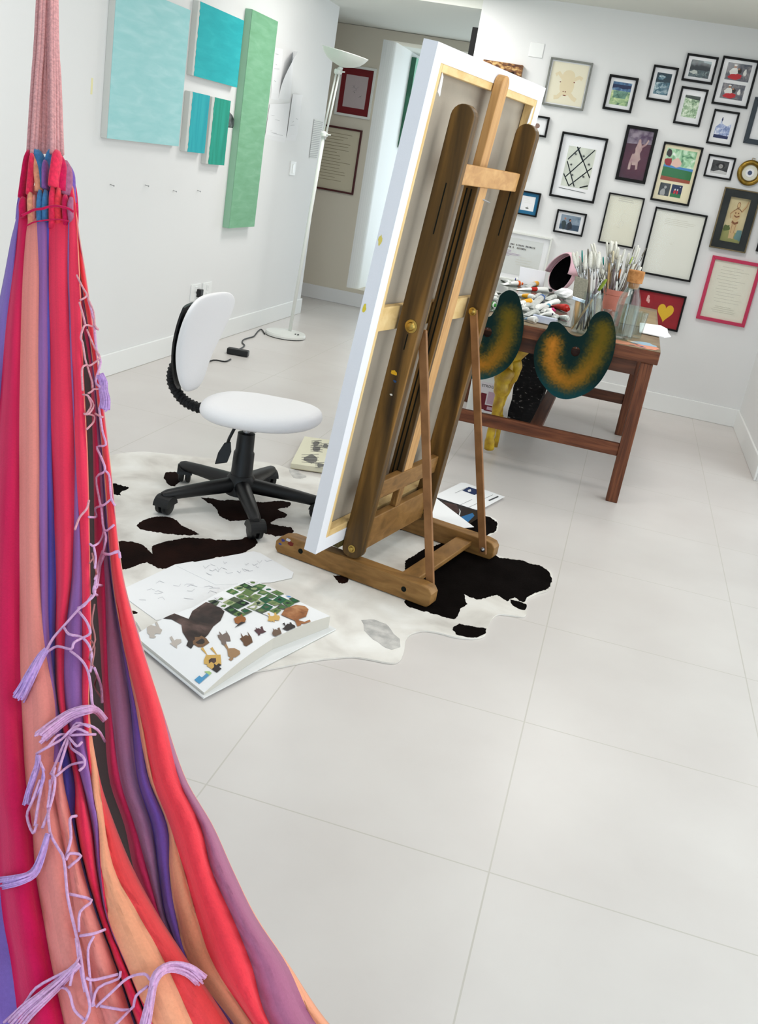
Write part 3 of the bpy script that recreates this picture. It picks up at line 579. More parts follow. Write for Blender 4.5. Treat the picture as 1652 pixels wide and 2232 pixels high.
patch([(245, 1190), (265, 1178), (300, 1184), (322, 1196), (334, 1212), (330, 1190), (375, 1178), (420, 1172), (500, 1178), (545, 1170), (562, 1180), (548, 1195), (520, 1208), (470, 1215), (440, 1225), (385, 1238), (345, 1238), (320, 1226), (290, 1237), (262, 1240), (240, 1215)], dkb)
patch([(298, 1142), (330, 1128), (362, 1126), (385, 1135), (405, 1150), (436, 1165), (390, 1166), (340, 1160), (305, 1151)], dkb)
patch([(440, 1085), (480, 1090), (520, 1090), (570, 1096), (600, 1092), (632, 1095), (625, 1105), (605, 1110), (628, 1122), (610, 1130), (590, 1138), (600, 1144), (635, 1150), (640, 1160), (620, 1168), (580, 1165), (570, 1150), (560, 1131), (520, 1135), (490, 1132), (475, 1118), (470, 1105)], dkb)
patch([(360, 1030), (385, 1030), (400, 1040), (380, 1060), (362, 1052)], dkb)
patch([(882, 1222), (900, 1212), (925, 1197), (960, 1184), (940, 1166), (890, 1158), (862, 1148), (900, 1140), (960, 1150), (1000, 1150), (1040, 1180), (1080, 1212), (1120, 1219), (1160, 1228), (1189, 1239), (1201, 1251), (1202, 1269), (1192, 1284), (1168, 1292), (1149, 1302), (1142, 1312), (1120, 1302), (1105, 1311), (1085, 1297), (1060, 1303), (1040, 1307), (1012, 1294), (1018, 1315), (1005, 1325), (998, 1345), (985, 1350), (960, 1342), (920, 1332), (890, 1322), (880, 1311), (900, 1290), (905, 1262), (885, 1250)], dk)
patch([(1000, 1128), (1040, 1124), (1066, 1127), (1081, 1136), (1085, 1146), (1082, 1155), (1069, 1163), (1053, 1171), (1048, 1180), (1010, 1176), (960, 1160), (940, 1150)], dk)
patch([(988, 1367), (1000, 1360), (1025, 1365), (1055, 1368), (1060, 1374), (1053, 1384), (1028, 1390), (1002, 1386), (990, 1377)], dk, amp=1)
patch([(1112, 1306), (1130, 1311), (1146, 1317), (1146, 1329), (1120, 1322)], dk, amp=1.2)
patch([(728, 1254), (757, 1258), (758, 1268), (741, 1272)], dkb)
patch([(282, 1329), (301, 1334), (292, 1339)], dkb, amp=1)
patch([(790, 1350), (830, 1355), (862, 1380), (872, 1408), (850, 1415), (815, 1395), (798, 1372)], gry, 'grey_patch', step=9, amp=4)
patch([(628, 1018), (660, 1030), (665, 1042), (640, 1040)], gry, 'grey_patch', step=9, amp=3)
# ------------------------------------------------------------------ swivel chair
CO = Vector((-1.258, 1.65, .006)); CA = math.radians(-2); CQ = Matrix.Rotation(CA, 3, 'Z')
def cp(x, y, z): return CO+CQ @ Vector((x, y, z))
ch = thing('swivel_chair', CO, 'white armless swivel chair with black bellows back and five-star base', 'chair', rz=0)
WL = mat('white_upholstery', (240, 239, 241), .65, .25, bump=.12, bscale=300)
MB().lathe(CO, [(.036, .05), (.055, .056), (.055, .12), (.045, .135)], 24).build('hub', BLACKP, ch, True, auto=35)
MB().lathe(CO, [(.047, .115), (.042, .128), (.040, .222), (.035, .23), (.033, .30), (.02, .303)], 24).build('column_cover', BLACKP, ch, True, auto=35)
MB().lathe(CO, [(.014, .29), (.014, .335)], 16).build('gas_lift', STEEL, ch, True, auto=35)
g = MB(); g.hexa([cp(-.06, -.045, .322), cp(.05, -.045, .322), cp(.05, .045, .322), cp(-.06, .045, .322), cp(-.15, -.07, .356), cp(.12, -.07, .356), cp(.12, .07, .356), cp(-.15, .07, .356)])
g.build('seat_mechanism', BLACKP, ch, bevel=.006)
for k in range(5):
    a = math.radians(-57+72*k); u = Vector((math.cos(a), math.sin(a), 0)); v_ = Vector((-u.y, u.x, 0)); z_ = Vector((0, 0, 1))
    rows = []
    for q, (r_, w_, zt, h_) in enumerate([(.03, .032, .126, .062), (.12, .029, .116, .056), (.22, .025, .104, .048), (.305, .021, .092, .042), (.325, .012, .084, .024)]):
        rows.append([CO+u*r_+v_*(w_*math.cos(t_))+z_*(zt-h_/2+h_/2*math.sin(t_)) for t_ in [2*math.pi*i/14 for i in range(14)]])
    lg = MB().grid(rows, closed=True); lg.f.append([56+i for i in range(14)]); lg.m.append(0)
    lo = lg.build('leg', BLACKP, ch, True, auto=50)
    cz = CO+u*.30; sw = Matrix.Rotation(R.uniform(-1, 1), 3, 'Z'); wx = sw @ v_; fx = sw @ u
    w_ = MB()
    for s in (-1, 1): w_.lathe(cz+wx*(s*.013-.011 if s > 0 else -.026)+z_*.0335+fx*.014, [(.022, 0), (.0325, .003), (.0335, .008), (.0325, .018), (.022, .023)], 18, wx)
    co = w_.build('caster', BLACKP, lo, True, auto=40)
    hd_ = MB(); n_ = 10
    pl_ = [cz+fx*.014+fx*(.037*math.cos(t_))+z_*(.036+.037*math.sin(t_)) for t_ in [math.pi*(i/n_)*.95 for i in range(n_+1)]]
    hd_.prism([p-wx*.030 for p in pl_], wx*.060); hd_.tube([cz+z_*.055, cz+z_*.085], .009, 8)
    hd_.build('caster_hood', BLACKP, lo)
# seat pad
def pad(section, n_=44):
    return section
rows = []
prof = [(0.02, -.035), (.55, -.036), (.86, -.032), (.97, -.018), (1.0, .0), (.975, .02), (.9, .033), (.7, .041), (.4, .040), (.02, .036)]
for kr, kz in prof:
    r_ = []
    for i in range(44):
        a = 2*math.pi*i/44; ca, sa = math.cos(a), math.sin(a); e = 2/2.35
        x = .228*abs(ca)**e*(1 if ca > 0 else -1)*(1+.03*ca); y = .205*abs(sa)**e*(1 if sa > 0 else -1)*(1-.06*ca)
        dz = -.012*(x/.22)*kr*kr - .010*kr**2*(abs(y)/.23)**2+.006*(kr if kz > 0 else 0)*(abs(x)/.22)
        r_.append(cp(.046+x*kr, y*kr, .394+kz*.92+dz+.10*x*kr))
    rows.append(r_)
g = MB().grid(rows, closed=True); k = len(rows)
g.f.append(list(range(44))); g.f.append([(k-1)*44+i for i in range(44)]); g.m += [0, 0]
st = g.build('seat', WL, ch, True)
sd = st.modifiers.new('round', 'SUBSURF'); sd.levels = 1; sd.render_levels = 1
# backrest: teardrop cushion, shell, bellows
def back_row(zz):   # zz 0..1 from bottom to top : half width, x of front
    hw = catmull([0, .08, .3, .55, .8, .93, 1.0], [.045, .085, .128, .172, .194, .172, .105], zz)
    xf = catmull([0, .3, .6, 1.0], [-.215, -.222, -.205, -.165], zz)
    return hw, xf
rows = []; NB = 22
for i in range(NB+1):
    q = i/NB; hw, xf = back_row(q); z = .412+.382*q; r_ = []; th_ = .030*math.sin(math.pi*min(1, max(0, (q*.92+.04))))**.5
    for j in range(28):
        a = 2*math.pi*j/28; ca, sa = math.cos(a), math.sin(a)
        y = hw*abs(sa)**.75*(1 if sa > 0 else -1); x = th_*abs(ca)**.8*(1 if ca > 0 else -1)
        r_.append(cp(xf-.03+x+.016*(y/.19)**2, y+.0, z))
    rows.append(r_)
g = MB().grid(rows, closed=True); g.f.append(list(range(28))); g.f.append([NB*28+i for i in range(28)]); g.m += [0, 0]
bk = g.build('backrest', WL, ch, True); sd = bk.modifiers.new('round', 'SUBSURF'); sd.levels = 1; sd.render_levels = 1
rows = []
for i in range(13):
    q = .02+.86*i/12; hw, xf = back_row(q); z = .412+.382*q; hw *= .86
    r_ = [cp(xf-.058+.016*(hw*s/.19)**2-.012*(1-s*s), hw*s, z) for s in [-1, -.75, -.5, -.25, 0, .25, .5, .75, 1]]
    r_ += [cp(xf-.066+.016*(hw*s/.19)**2-.020*(1-s*s), hw*s, z) for s in [1, .75, .5, .25, 0, -.25, -.5, -.75, -1]]
    rows.append(r_)
g = MB().grid(rows, closed=True); g.f.append(list(range(18))); g.f.append([12*18+i for i in range(18)]); g.m += [0, 0]
sh = g.build('back_shell', BLACKP, ch, True, auto=50)
bp = smooth_path([cp(-.10, 0, .358), cp(-.20, 0, .352), cp(-.275, 0, .37), cp(-.325, 0, .425), cp(-.325, 0, .485), cp(-.29, 0, .545), cp(-.272, 0, .58)], 14)
rs = []
for i in range(len(bp)): rs.append(.027 if i % 3 == 0 else (.022 if i % 3 == 1 else .0225))
MB().tube(bp, rs, 14, flat=.8).build('bellows', mat('black_rubber', (20, 20, 23), .6, .3), ch, False)
le = onY((487, 990), 1.58); l1 = onY((500, 955), 1.6); l0 = cp(-.02, -.04, .338)
lv = MB().tube([l0, l0.lerp(l1, .5)+Vector((0, 0, .01)), l1, l1.lerp(le, .35)], .006, 8).build('height_lever', BLACKP, ch, True)
a, c = l1.lerp(le, .25), onY((483, 1010), 1.57); s1 = Vector((.93, .2, .3)).normalized()
g = MB(); nn = (c-a).cross(s1).normalized()*.007
g.prism([a+s1*.012, a-s1*.012, a.lerp(c, .45)-s1*.026, c-s1*.026, c+s1*.022, a.lerp(c, .5)+s1*.026], nn); g.build('lever_paddle', BLACKP, lv, bevel=.003)
# ------------------------------------------------------------------ easel
EA = math.radians(-13); EU = Vector((math.cos(EA), math.sin(EA), 0)); EV = Vector((-EU.y, EU.x, 0)); EO = fl((597, 1206)); EO.z = .008
def ep(u, v, z): return EO+EU*u+EV*v+Vector((0, 0, z))
TH = math.atan2(.413-.292, 1.42); W3 = EU*math.sin(TH)+Vector((0, 0, math.cos(TH))); N3 = EU*math.cos(TH)-Vector((0, 0, math.sin(TH))); EB = ep(.292, 0, .072)
def en(w_, v, n_): return EB+W3*w_+EV*v+N3*n_
ez = thing('easel', ep(.3, .3, 0), 'large wooden studio easel seen from behind, standing on the cowhide rug', 'easel')
WO = wood('oiled_beech', (112, 80, 40), (136, 98, 52), (156, 116, 66), (5, 5, 3)); WD = wood('mottled_beech', (46, 33, 14), (92, 66, 29), (146, 106, 50), (3, 3, 2.2))  # WD: noise mottles the beech from dark olive to golden brown
WB = wood('bright_beech', (176, 130, 80), (192, 146, 92), (204, 160, 106), (7, 7, 2)); WG = mat('green_stained_wood', (42, 52, 30), .6, .3, rgb2=(90, 70, 26), vscale=16, var=.1)
HOLE = mat('dark_hole', (20, 24, 20), .8, .1)
def rail(v0, v1, hs):
    prof = [(.012, 0), (.60, 0), (.612, .012), (.612, .05), (.60, .066), (.57, .072), (.05, .072), (.018, .062), (0, .04), (0, .015)]
    r_ = MB().prism([ep(u, v0, z) for u, z in prof], EV*(v1-v0)).build('base_rail', WO, ez, bevel=.004)
    for u in hs: MB().lathe(ep(u, v0-.0006, .036), [(.0005, 0), (.0095, 0)], 14, -EV, cap=False).build('bolt_hole', HOLE, r_)
    return r_
r1 = rail(0, .055, (.105, .512)); rail(.575, .63, ())
st_m = MB()
def upright(v0, v1):
    pl_ = [(-.037, .012)]+[(.037*math.cos(a), -.03+.042*math.sin(a)+.03) for a in []]
    pts = []
    for i in range(9): a = math.pi+math.pi*i/8; pts.append((.0375*math.cos(a), .03+.03*math.sin(a)))
    for i in range(11): a = math.pi*i/10; pts.append((.0375*math.cos(a), 1.432+.0375*math.sin(a)))
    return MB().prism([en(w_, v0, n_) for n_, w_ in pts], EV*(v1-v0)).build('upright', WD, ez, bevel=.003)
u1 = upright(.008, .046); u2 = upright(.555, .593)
def bolt(P, ax_, r_=.012, par=None, m=BRASS, nm='bolt'):
    MB().lathe(P, [(r_*1.5, 0), (r_*1.5, .002), (r_, .003), (r_*.8, .008), (r_*.3, .01)], 16, ax_).build(nm, m, par, True, auto=30)
bolt(en(.035, .008, 0), -EV, .009, u1); bolt(en(.035, .555, 0), -EV, .009, u2)
bolt(ep(.37, .008, .885), -EV, .014, u1, BRASS, 'wing_knob')
for (n_, a_, c_, up, v0) in [(.004, 1.1, 1.25, u1, .008), (.004, .74, .79, u1, .008), (.004, 1.1, 1.25, u2, .555)]:
    MB().hexa([en(a_, v0-.0005, n_-.002), en(a_, v0-.0005, n_+.002), en(a_, v0+.001, n_+.002), en(a_, v0+.001, n_-.002), en(c_, v0-.0005, n_-.002), en(c_, v0-.0005, n_+.002), en(c_, v0+.001, n_+.002), en(c_, v0+.001, n_-.002)]).build('slot', HOLE, up)
def ebar(w0, w1, v0, v1, n0, n1): return MB().hexa([en(w_, v, n_) for w_ in (w0, w1) for v, n_ in ((v0, n0), (v1, n0), (v1, n1), (v0, n1))])
ebar(1.252, 1.312, .047, .554, .004, .022).build('cross_bar', WB, ez, bevel=.003)
ebar(.205, .272, .047, .554, -.012, .014).build('cross_bar', WO, ez, bevel=.003)
ebar(.012, .132, .047, .554, -.016, .012).build('bottom_board', WO, ez, bevel=.003)
ebar(.132, .206, .262, .302, -.012, .012).build('centre_block', WO, ez, bevel=.003)
# sliding mast with grooved channel
ms = MB(); pts = [(.265, .0)]+[(.325, .0)]+[(.295+.030*math.cos(a), 1.553+.028*math.sin(a)) for a in [math.pi*i/10 for i in range(11)]]
ms.prism([en(w_+.2 if w_ == 0 else w_, v, -.0385) for v, w_ in pts], N3*.0285).build('mast', WB, ez, bevel=.003)
gc = MB()
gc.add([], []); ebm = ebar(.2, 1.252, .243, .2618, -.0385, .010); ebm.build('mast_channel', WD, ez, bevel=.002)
ebar(.2, 1.252, .262, .3265, -.0095, .010).build('mast_channel', WB, ez, bevel=.002)
for n_ in (-.028, -.012): ebar(.21, 1.24, .2424, .2432, n_, n_+.005).build('channel_groove', HOLE, ez)
MB().tube([en(1.215, .31, .008), en(1.21, .33, .028)], .0025, 6).build('nail', STEEL, ez)
# canvas ledge
ebar(.028, .050, -.02, .62, -.125, -.038).build('canvas_ledge', WG, ez, bevel=.003)
# struts
def strut(v0, top, bot):
    d = (bot-top).normalized(); s = EU*.0145; v_ = EV*.013
    o_ = MB().hexa([bot-s, bot+s, bot+s+v_, bot-s+v_, top-s, top+s, top+s+v_, top-s+v_]).build('strut', mat('strut_beech', (148, 104, 64), .55, .3, rgb2=(124, 84, 48), vscale=14, var=.1), ez, bevel=.002)
    return o_
s1_ = strut(.06, ep(.385, .058, .875), ep(.577, .058, .055)); s2_ = strut(.55, ep(.355, .540, .905), ep(.581, .540, .028))
bolt(ep(.356, .540, .897), -EV, .010, s2_); bolt(ep(.579, .540, .045), -EV, .006, s2_, STEEL)
MB().hexa([ep(u, v, z) for z in (.03, .05) for u, v in ((.455, .055), (.520, .055), (.520, .575), (.455, .575))]).build('stretcher', WO, ez, bevel=.003)
# paint spots on the near upright and rail
for (w_, n_, r_, c) in [(.66, -.008, .012, (222, 170, 40)), (.635, .002, .006, (40, 70, 110)), (.59, .0, .005, (230, 225, 215))]:
    pl_ = [(en(w_+y, .0072, n_+x)) for x, y in blob(0, 0, r_, r_*.6)]
    MB().poly(pl_).build('paint_spot', col(*c), u1)
for (u_, z_, r_, c) in [(.03, .052, .008, (60, 60, 130)), (.05, .06, .010, (200, 195, 200)), (.062, .05, .012, (110, 40, 30)), (.02, .035, .006, (50, 70, 140))]:
    MB().poly([ep(u_+x, -.0006, z_+y) for x, y in blob(0, 0, r_, r_*.6)]).build('paint_spot', col(*c), r1)
# the canvas standing on the easel, seen from behind
cv = thing('stretched_canvas', en(.05, .28, -.06), 'tall white stretched canvas seen from its back, standing on the easel', 'canvas')
V0, V1, w0, w1, n0, n1 = -.175, .735, .052, 1.597, -.084, -.041
RAW = mat('raw_canvas_back', (176, 166, 152), .9, .1, rgb2=(166, 156, 143), vscale=5, var=.1, bump=.25, bscale=700)
PINE = wood('pale_pine', (212, 178, 118), (226, 194, 138), (234, 206, 152), (10, 10, 2)); CW = mat('gessoed_canvas', (232, 233, 240), .7, .15, bump=.12, bscale=260)
def cbar(a, b_, c, d, e, f_): return ebar(a, b_, c, d, e, f_)
cbar(w0, w1, V0, V1, n0, n0+.002).build('canvas_front', CW, cv)
cbar(w0+.04, w1-.04, V0+.04, V1-.04, n0+.006, n0+.008).build('canvas_back', RAW, cv)
E_ = .002
ed = MB()
for q in (cbar(w0, w1, V0, V0+E_, n0+.002, n1), cbar(w0, w1, V1-E_, V1, n0+.002, n1), cbar(w1-E_, w1, V0+E_, V1-E_, n0+.002, n1), cbar(w0, w0+E_, V0+E_, V1-E_, n0+.002, n1)): ed.add(q.v, q.f)
ed.build('wrapped_edge', CW, cv)
fo = MB(); B_ = .046
for q in (cbar(w0, w1, V0, V0+B_, n1, n1+.0015), cbar(w0, w1, V1-B_, V1, n1, n1+.0015), cbar(w1-B_, w1, V0+B_, V1-B_, n1, n1+.0015), cbar(w0, w0+B_, V0+B_, V1-B_, n1, n1+.0015)): fo.add(q.v, q.f)
fo.build('folded_border', CW, cv)
S_ = .068
for (a, b_, c, d) in [(w0+E_, w1-E_, V0+E_, V0+S_), (w0+E_, w1-E_, V1-S_, V1-E_), (w1-S_, w1-E_, V0+S_, V1-S_), (w0+E_, w0+S_, V0+S_, V1-S_)]:
    cbar(a, b_, c, d, n0+.010, n1-.0002).build('stretcher_bar', PINE, cv, bevel=.002)
cbar(.79, .865, V0+S_, V1-S_, n0+.012, n1-.006).build('middle_brace', PINE, cv, bevel=.002)
for (a, c, s) in ((w1-S_, V0+S_, 1), (w1-S_, V1-S_, -1)):
    MB().prism([en(a, c, n1+.001), en(a-.05, c, n1+.001), en(a-.06, c+.02*s, n1+.001), en(a-.01, c+.012*s, n1+.001)], N3*.002).build('canvas_flap', CW, cv)
for (w_, c) in [(.86, (222, 200, 70)), (1.06, (224, 205, 110))]:
    MB().poly([en(w_+y, V0-.0006, n0+.012+x) for x, y in blob(0, 0, .006, .014)]).build('paint_spot', col(*c), cv)
# ------------------------------------------------------------------ books and sheets on the floor
K = mat('page_ink', (150, 150, 152), .8)
t = thing('open_book', (fl((520, 1385)).x, fl((520, 1385)).y, 0), 'large open illustrated book of animals lying face up on the floor', 'book')
TLc, TRc, BRc, BLc = fl((547, 1261), .045), fl((720, 1343), .052), fl((445, 1510), .019), fl((293, 1385), .022)
G0, G1 = fl((420, 1324), .042), fl((596, 1391), .050)    # gutter: far end, near end
def bil(u, v):     # u 0..1 along spread from left page to right page, v 0..1 from near side to far side
    def arc(L_, M_, R_, s):
        if s < .5: q = L_.lerp(M_, s*2)+Vector((0, 0, .010*math.sin(math.pi*s*2)))
        else: q = M_.lerp(R_, s*2-1)+Vector((0, 0, .006*math.sin(math.pi*(s*2-1))))
        return q
    return arc(BRc, G1, TRc, u).lerp(arc(BLc, G0, TLc, u), v)
def pagegrid(u0, u1, dz): return [[bil(u0+(u1-u0)*i/14, j/4)+Vector((0, 0, dz)) for j in range(5)] for i in range(15)]
def block(u0, u1, zb, dz):
    top = pagegrid(u0, u1, dz); g = MB().grid(top)
    rim = [top[i][0] for i in range(15)]+[top[14][j] for j in range(1, 5)]+[top[i][4] for i in range(13, -1, -1)]+[top[0][j] for j in range(3, 0, -1)]
    low = [Vector((p.x, p.y, zb)) for p in rim]
    g.grid([rim, low], closed=True); g.poly(low); return g
PE = mat('page_edges', (200, 196, 188), .8, .1)
pb = block(0.5, 1, .0125, 0); pb.m = [0 if i < 56 else 1 for i in range(len(pb.f))]; rp_ = pb.build('page_block', [PAPER, PE], t)
pb = block(0, .5, .0125, 0); pb.m = [0 if i < 56 else 1 for i in range(len(pb.f))]; lp_ = pb.build('page_block', [PAPER, PE], t)
cvx = [bil(-.012, -.02), bil(1.03, -.05), bil(1.03, 1.02), bil(-.012, 1.02)]
MB().prism([Vector((p.x, p.y, .0082)) for p in cvx], (0, 0, .004)).build('cover', mat('white_book_cover', (226, 227, 228), .4, .4), t)
def bprint(items, par):
    mats = []; g = MB(); dz = .0012
    for m, pl_ in items:
        if m not in mats: mats.append(m)
        dz += .00002
        cx_ = sum(p[0] for p in pl_)/len(pl_); cy_ = sum(p[1] for p in pl_)/len(pl_); o = len(g.v); n_ = len(pl_)
        ring = [(cx_+(p[0]-cx_)*.5, cy_+(p[1]-cy_)*.5) for p in pl_]
        vs = [bil(cx_, cy_)]+[bil(*p) for p in ring]+[bil(*p) for p in pl_]
        fs = [(0, 1+i, 1+(i+1) % n_) for i in range(n_)]+[(1+i, 1+n_+i, 1+n_+(i+1) % n_, 1+(i+1) % n_) for i in range(n_)]
        g.add([v+Vector((0, 0, dz)) for v in vs], fs, mats.index(m))
    g.build('printed_pictures', mats, par, recalc=False)
ramb = ramp_mat('ram_brown', [(.3, (30, 24, 23)), (.5, (62, 46, 42)), (.7, (112, 88, 82))], (12, 12, 12), 6, .6, 'Object', .6); tanb = ramp_mat('antelope_tan', [(.35, (124, 76, 44)), (.5, (160, 104, 64)), (.66, (190, 140, 98))], (18, 18, 18), 6, .6, 'Object', .6); dkan = mat('animal_dark', (52, 44, 42), .6); horn = mat('horn_brown', (120, 88, 62), .6)
yel = mat('animal_yellow', (205, 165, 90), .6); pal_ = mat('animal_pale', (188, 178, 170), .6)
# uv of a photo pixel on the spread
def uvof(px):
    best = None
    for i in range(61):
        for j in range(31):
            q = proj(bil(i/60, j/30)); d = (q[0]-px[0])**2+(q[1]-px[1])**2
            if best is None or d < best[0]: best = (d, i/60, j/30)
    return best[1:]
def U(pl_): return [uvof(p) for p in pl_]
def cpx(x, y): return (220+x*.3269, 1150+y*.3269)
itl, itr = [], []
itl.append((ramb, U([cpx(*p) for p in [(415, 610), (450, 575), (490, 560), (490, 590), (580, 625), (610, 560), (700, 505), (770, 510), (830, 560), (790, 620), (740, 660), (710, 720), (660, 760), (590, 790), (545, 705), (540, 650), (470, 610)]])))
itl.append((dkan, U([cpx(*p) for p in [(560, 790), (590, 760), (620, 770), (600, 800)]])))
itl.append((horn, U([cpx(665+52*math.cos(a), 762+36*math.sin(a)) for a in [2*math.pi*k/14 for k in range(14)]])))
itl.append((dkan, U([cpx(660+26*math.cos(a), 762+16*math.sin(a)) for a in [2*math.pi*k/10 for k in range(10)]])))
def animal(cx_, cy_, rx_, ry_, m, lst, leg=30):
    lst.append((m, U([cpx(*p) for p in blob(cx_, cy_, rx_, ry_, 10, .12)])))
    for k in (-1, 1):
        x = cx_+k*rx_*.55; lst.append((m, U([cpx(x-4, cy_-ry_*.5), cpx(x+4, cy_-ry_*.5), cpx(x-leg*.6+3, cy_-ry_-leg*.7), cpx(x-leg*.6-5, cy_-ry_-leg*.6)])))
    lst.append((m, U([cpx(*p) for p in blob(cx_-rx_*.2, cy_+ry_*1.05, rx_*.32, ry_*.4, 8, .1)])))
animal(355, 690, 52, 34, pal_, itl); animal(500, 770, 36, 24, pal_, itl); animal(825, 740, 44, 30, mat('animal_grey', (120, 105, 98), .6), itl); animal(975, 750, 40, 28, mat('animal_umber', (100, 70, 48), .6), itl)
animal(745, 885, 62, 40, yel, itl, 60); itl.append((dkan, U([cpx(*p) for p in blob(770, 935, 32, 22)]))); itl.append((ramb, U([cpx(*p) for p in blob(745, 890, 30, 20)])))
animal(880, 840, 48, 32, mat('animal_fawn', (160, 125, 90), .6), itl); animal(1060, 695, 34, 20, mat('animal_plum', (85, 55, 60), .6), itl, 20)
for x, y, c in [(655, 1018, (80, 150, 195)), (692, 990, (90, 150, 190)), (720, 968, (165, 195, 130))]: itl.append((col(*c), U([cpx(x-26, y+4), cpx(x+2, y-16), cpx(x+26, y), cpx(x-2, y+16)])))
for k in range(5): itl.append((K, U([cpx(470+k*22, 950+k*14), cpx(545+k*20, 985+k*14), cpx(543+k*20, 987+k*14), cpx(468+k*22, 953+k*14)])))
# photo grid: rows of little green pictures
A0, A1, A2 = (1000, 345), (1340, 480), (720, 490)
gcols = [(70, 110, 60), (40, 60, 45), (120, 135, 90), (30, 90, 60), (225, 222, 225), (95, 120, 70), (22, 34, 32), (150, 160, 120), (80, 90, 70), (50, 80, 50)]
for i in range(6):
    for j in range(7):
        if R.random() < .06: continue
        u0, v0 = (i+.06)/6, (j+.06)/7; u1_, v1_ = (i+.94)/6, (j+.94)/7
        if i >= 4 and j >= 5: continue
        f_ = lambda u, v: cpx(A0[0]+(A1[0]-A0[0])*u+(A2[0]-A0[0])*v*1.05, A0[1]+(A1[1]-A0[1])*u+(A2[1]-A0[1])*v*1.05+u*v*30)
        q = U([f_(u0, v0), f_(u1_, v0), f_(u1_, v1_), f_(u0, v1_)]); c = R.choice(gcols)
        itr.append((col(*c), q)); mx_, my_ = sum(p[0] for p in q)/4, sum(p[1] for p in q)/4
        itr.append((col(*R.choice(gcols)), blob(mx_, my_, .02, .025, 7, .4)))
itr.append((col(60, 130, 195), U([cpx(1225, 452), cpx(1258, 440), cpx(1280, 455), cpx(1245, 468)])))
itr.append((tanb, U([cpx(*p) for p in [(1200, 585), (1225, 545), (1300, 525), (1360, 520), (1385, 550), (1370, 590), (1320, 610), (1330, 650), (1310, 660), (1290, 620), (1240, 600)]])))
itr.append((tanb, U([cpx(*p) for p in [(1310, 625), (1370, 640), (1392, 622), (1396, 635), (1370, 655), (1320, 645)]])))
animal(925, 620, 40, 22, mat('animal_chestnut', (150, 92, 45), .6), itr, 20); itr.append((dkan, U([cpx(*p) for p in [(895, 672), (925, 650), (960, 640), (965, 630), (930, 640)]]))); animal(1150, 608, 40, 18, yel, itr, 20); animal(1255, 675, 42, 22, dkan, itr, 26); animal(1175, 705, 34, 18, mat('animal_sepia', (110, 88, 74), .6), itr, 22)
bprint([x for x in itl], lp_); bprint([x for x in itr], rp_)
def fsheet(name, px, label, z=.009, m=PAPER, th=.0009, art=(), cat='paper', par=None, group=None, lift=0):
    q = [fl(p, z) for p in px]
    o_ = MB().prism(q, (0, 0, th)).build(name, m, None)
    tag(o_, label, cat, group)
    if art and len(art) <= 4:
        for k, (mm, pl_) in enumerate(art): MB().poly([fl(p, z+th+.0003+k*.00005) for p in pl_]).build('printed_picture', mm, o_, recalc=False)
    elif art:
        mats = []; g = MB()
        for k, (mm, pl_) in enumerate(art):
            if mm not in mats: mats.append(mm)
            g.poly([fl(p, z+th+.0003+k*.00005) for p in pl_], mats.index(mm))
        g.build('printed_marks', mats, o_, recalc=False)
    return o_
LK = mat('light_pencil', (196, 196, 202), .8)
fsheet('sketch_sheet', [(255, 1290), (381, 1231), (420, 1224), (585, 1283), (540, 1330), (340, 1352)], 'wide white sheet of faint sketches under the open animal book', .0068, art=[(LK, stroke([(px, py), (px+R.uniform(4, 14), py-R.uniform(-2, 6)), (px+R.uniform(14, 24), py+R.uniform(-4, 4))], .8)) for px, py in [(R.uniform(300, 500), R.uniform(1270, 1310)) for _ in range(14)]])
fsheet('sketch_sheet', [(383, 1233), (552, 1202), (568, 1206), (640, 1248), (636, 1260), (590, 1270), (470, 1275)], 'white sketch sheet nearest the easel rail, above the open animal book', .0079, art=[(LK, stroke([(px, py), (px+R.uniform(2, 8), py+R.uniform(2, 8)), (px+R.uniform(6, 16), py+R.uniform(-2, 6))], .9)) for px, py in [(R.uniform(440, 580), R.uniform(1220, 1250)) for _ in range(18)]])
t = thing('small_book', fl((680, 995)), 'small open cream book with insect drawings behind the canvas edge', 'book')
q = [fl(p, .028) for p in [(634, 1010), (664, 951), (780, 968), (760, 1028)]]; q0 = [Vector((p.x, p.y, .0075)) for p in q]
MB().hexa(q0+q).build('page_block', [mat('cream_pages', (222, 218, 196), .8, .1)], t)
MB().hexa([p+Vector((0, 0, -.003)) for p in q0]+[p+Vector((0, 0, .0005)) for p in q0]).build('cover', mat('book_cover_tan', (200, 190, 160), .6), t)
bugs = MB(); bk2 = mat('insect_grey', (110, 108, 104), .7)
for (bx, by, s) in [(690, 966, 1), (710, 972, .9), (690, 978, 1.2), (676, 1000, 1.7), (698, 1014, 1), (735, 985, 1.2)]:
    bugs.poly([fl(p, .0284) for p in blob(bx, by, 8*s, 5*s, 9, .25)])
    for k in range(4): bugs.poly([fl(p, .0284) for p in stroke([(bx-11*s, by-5*s+k*3*s), (bx+11*s, by-6*s+k*4*s)], 1.0)])
bugs.build('printed_insects', bk2, t, recalc=False)
fsheet('white_sheet', [(905, 1150), (931, 1076), (940, 1078), (1033, 1149), (1000, 1152), (960, 1142)], 'blank white sheet lying beside the far easel rail', .022, lift=1)
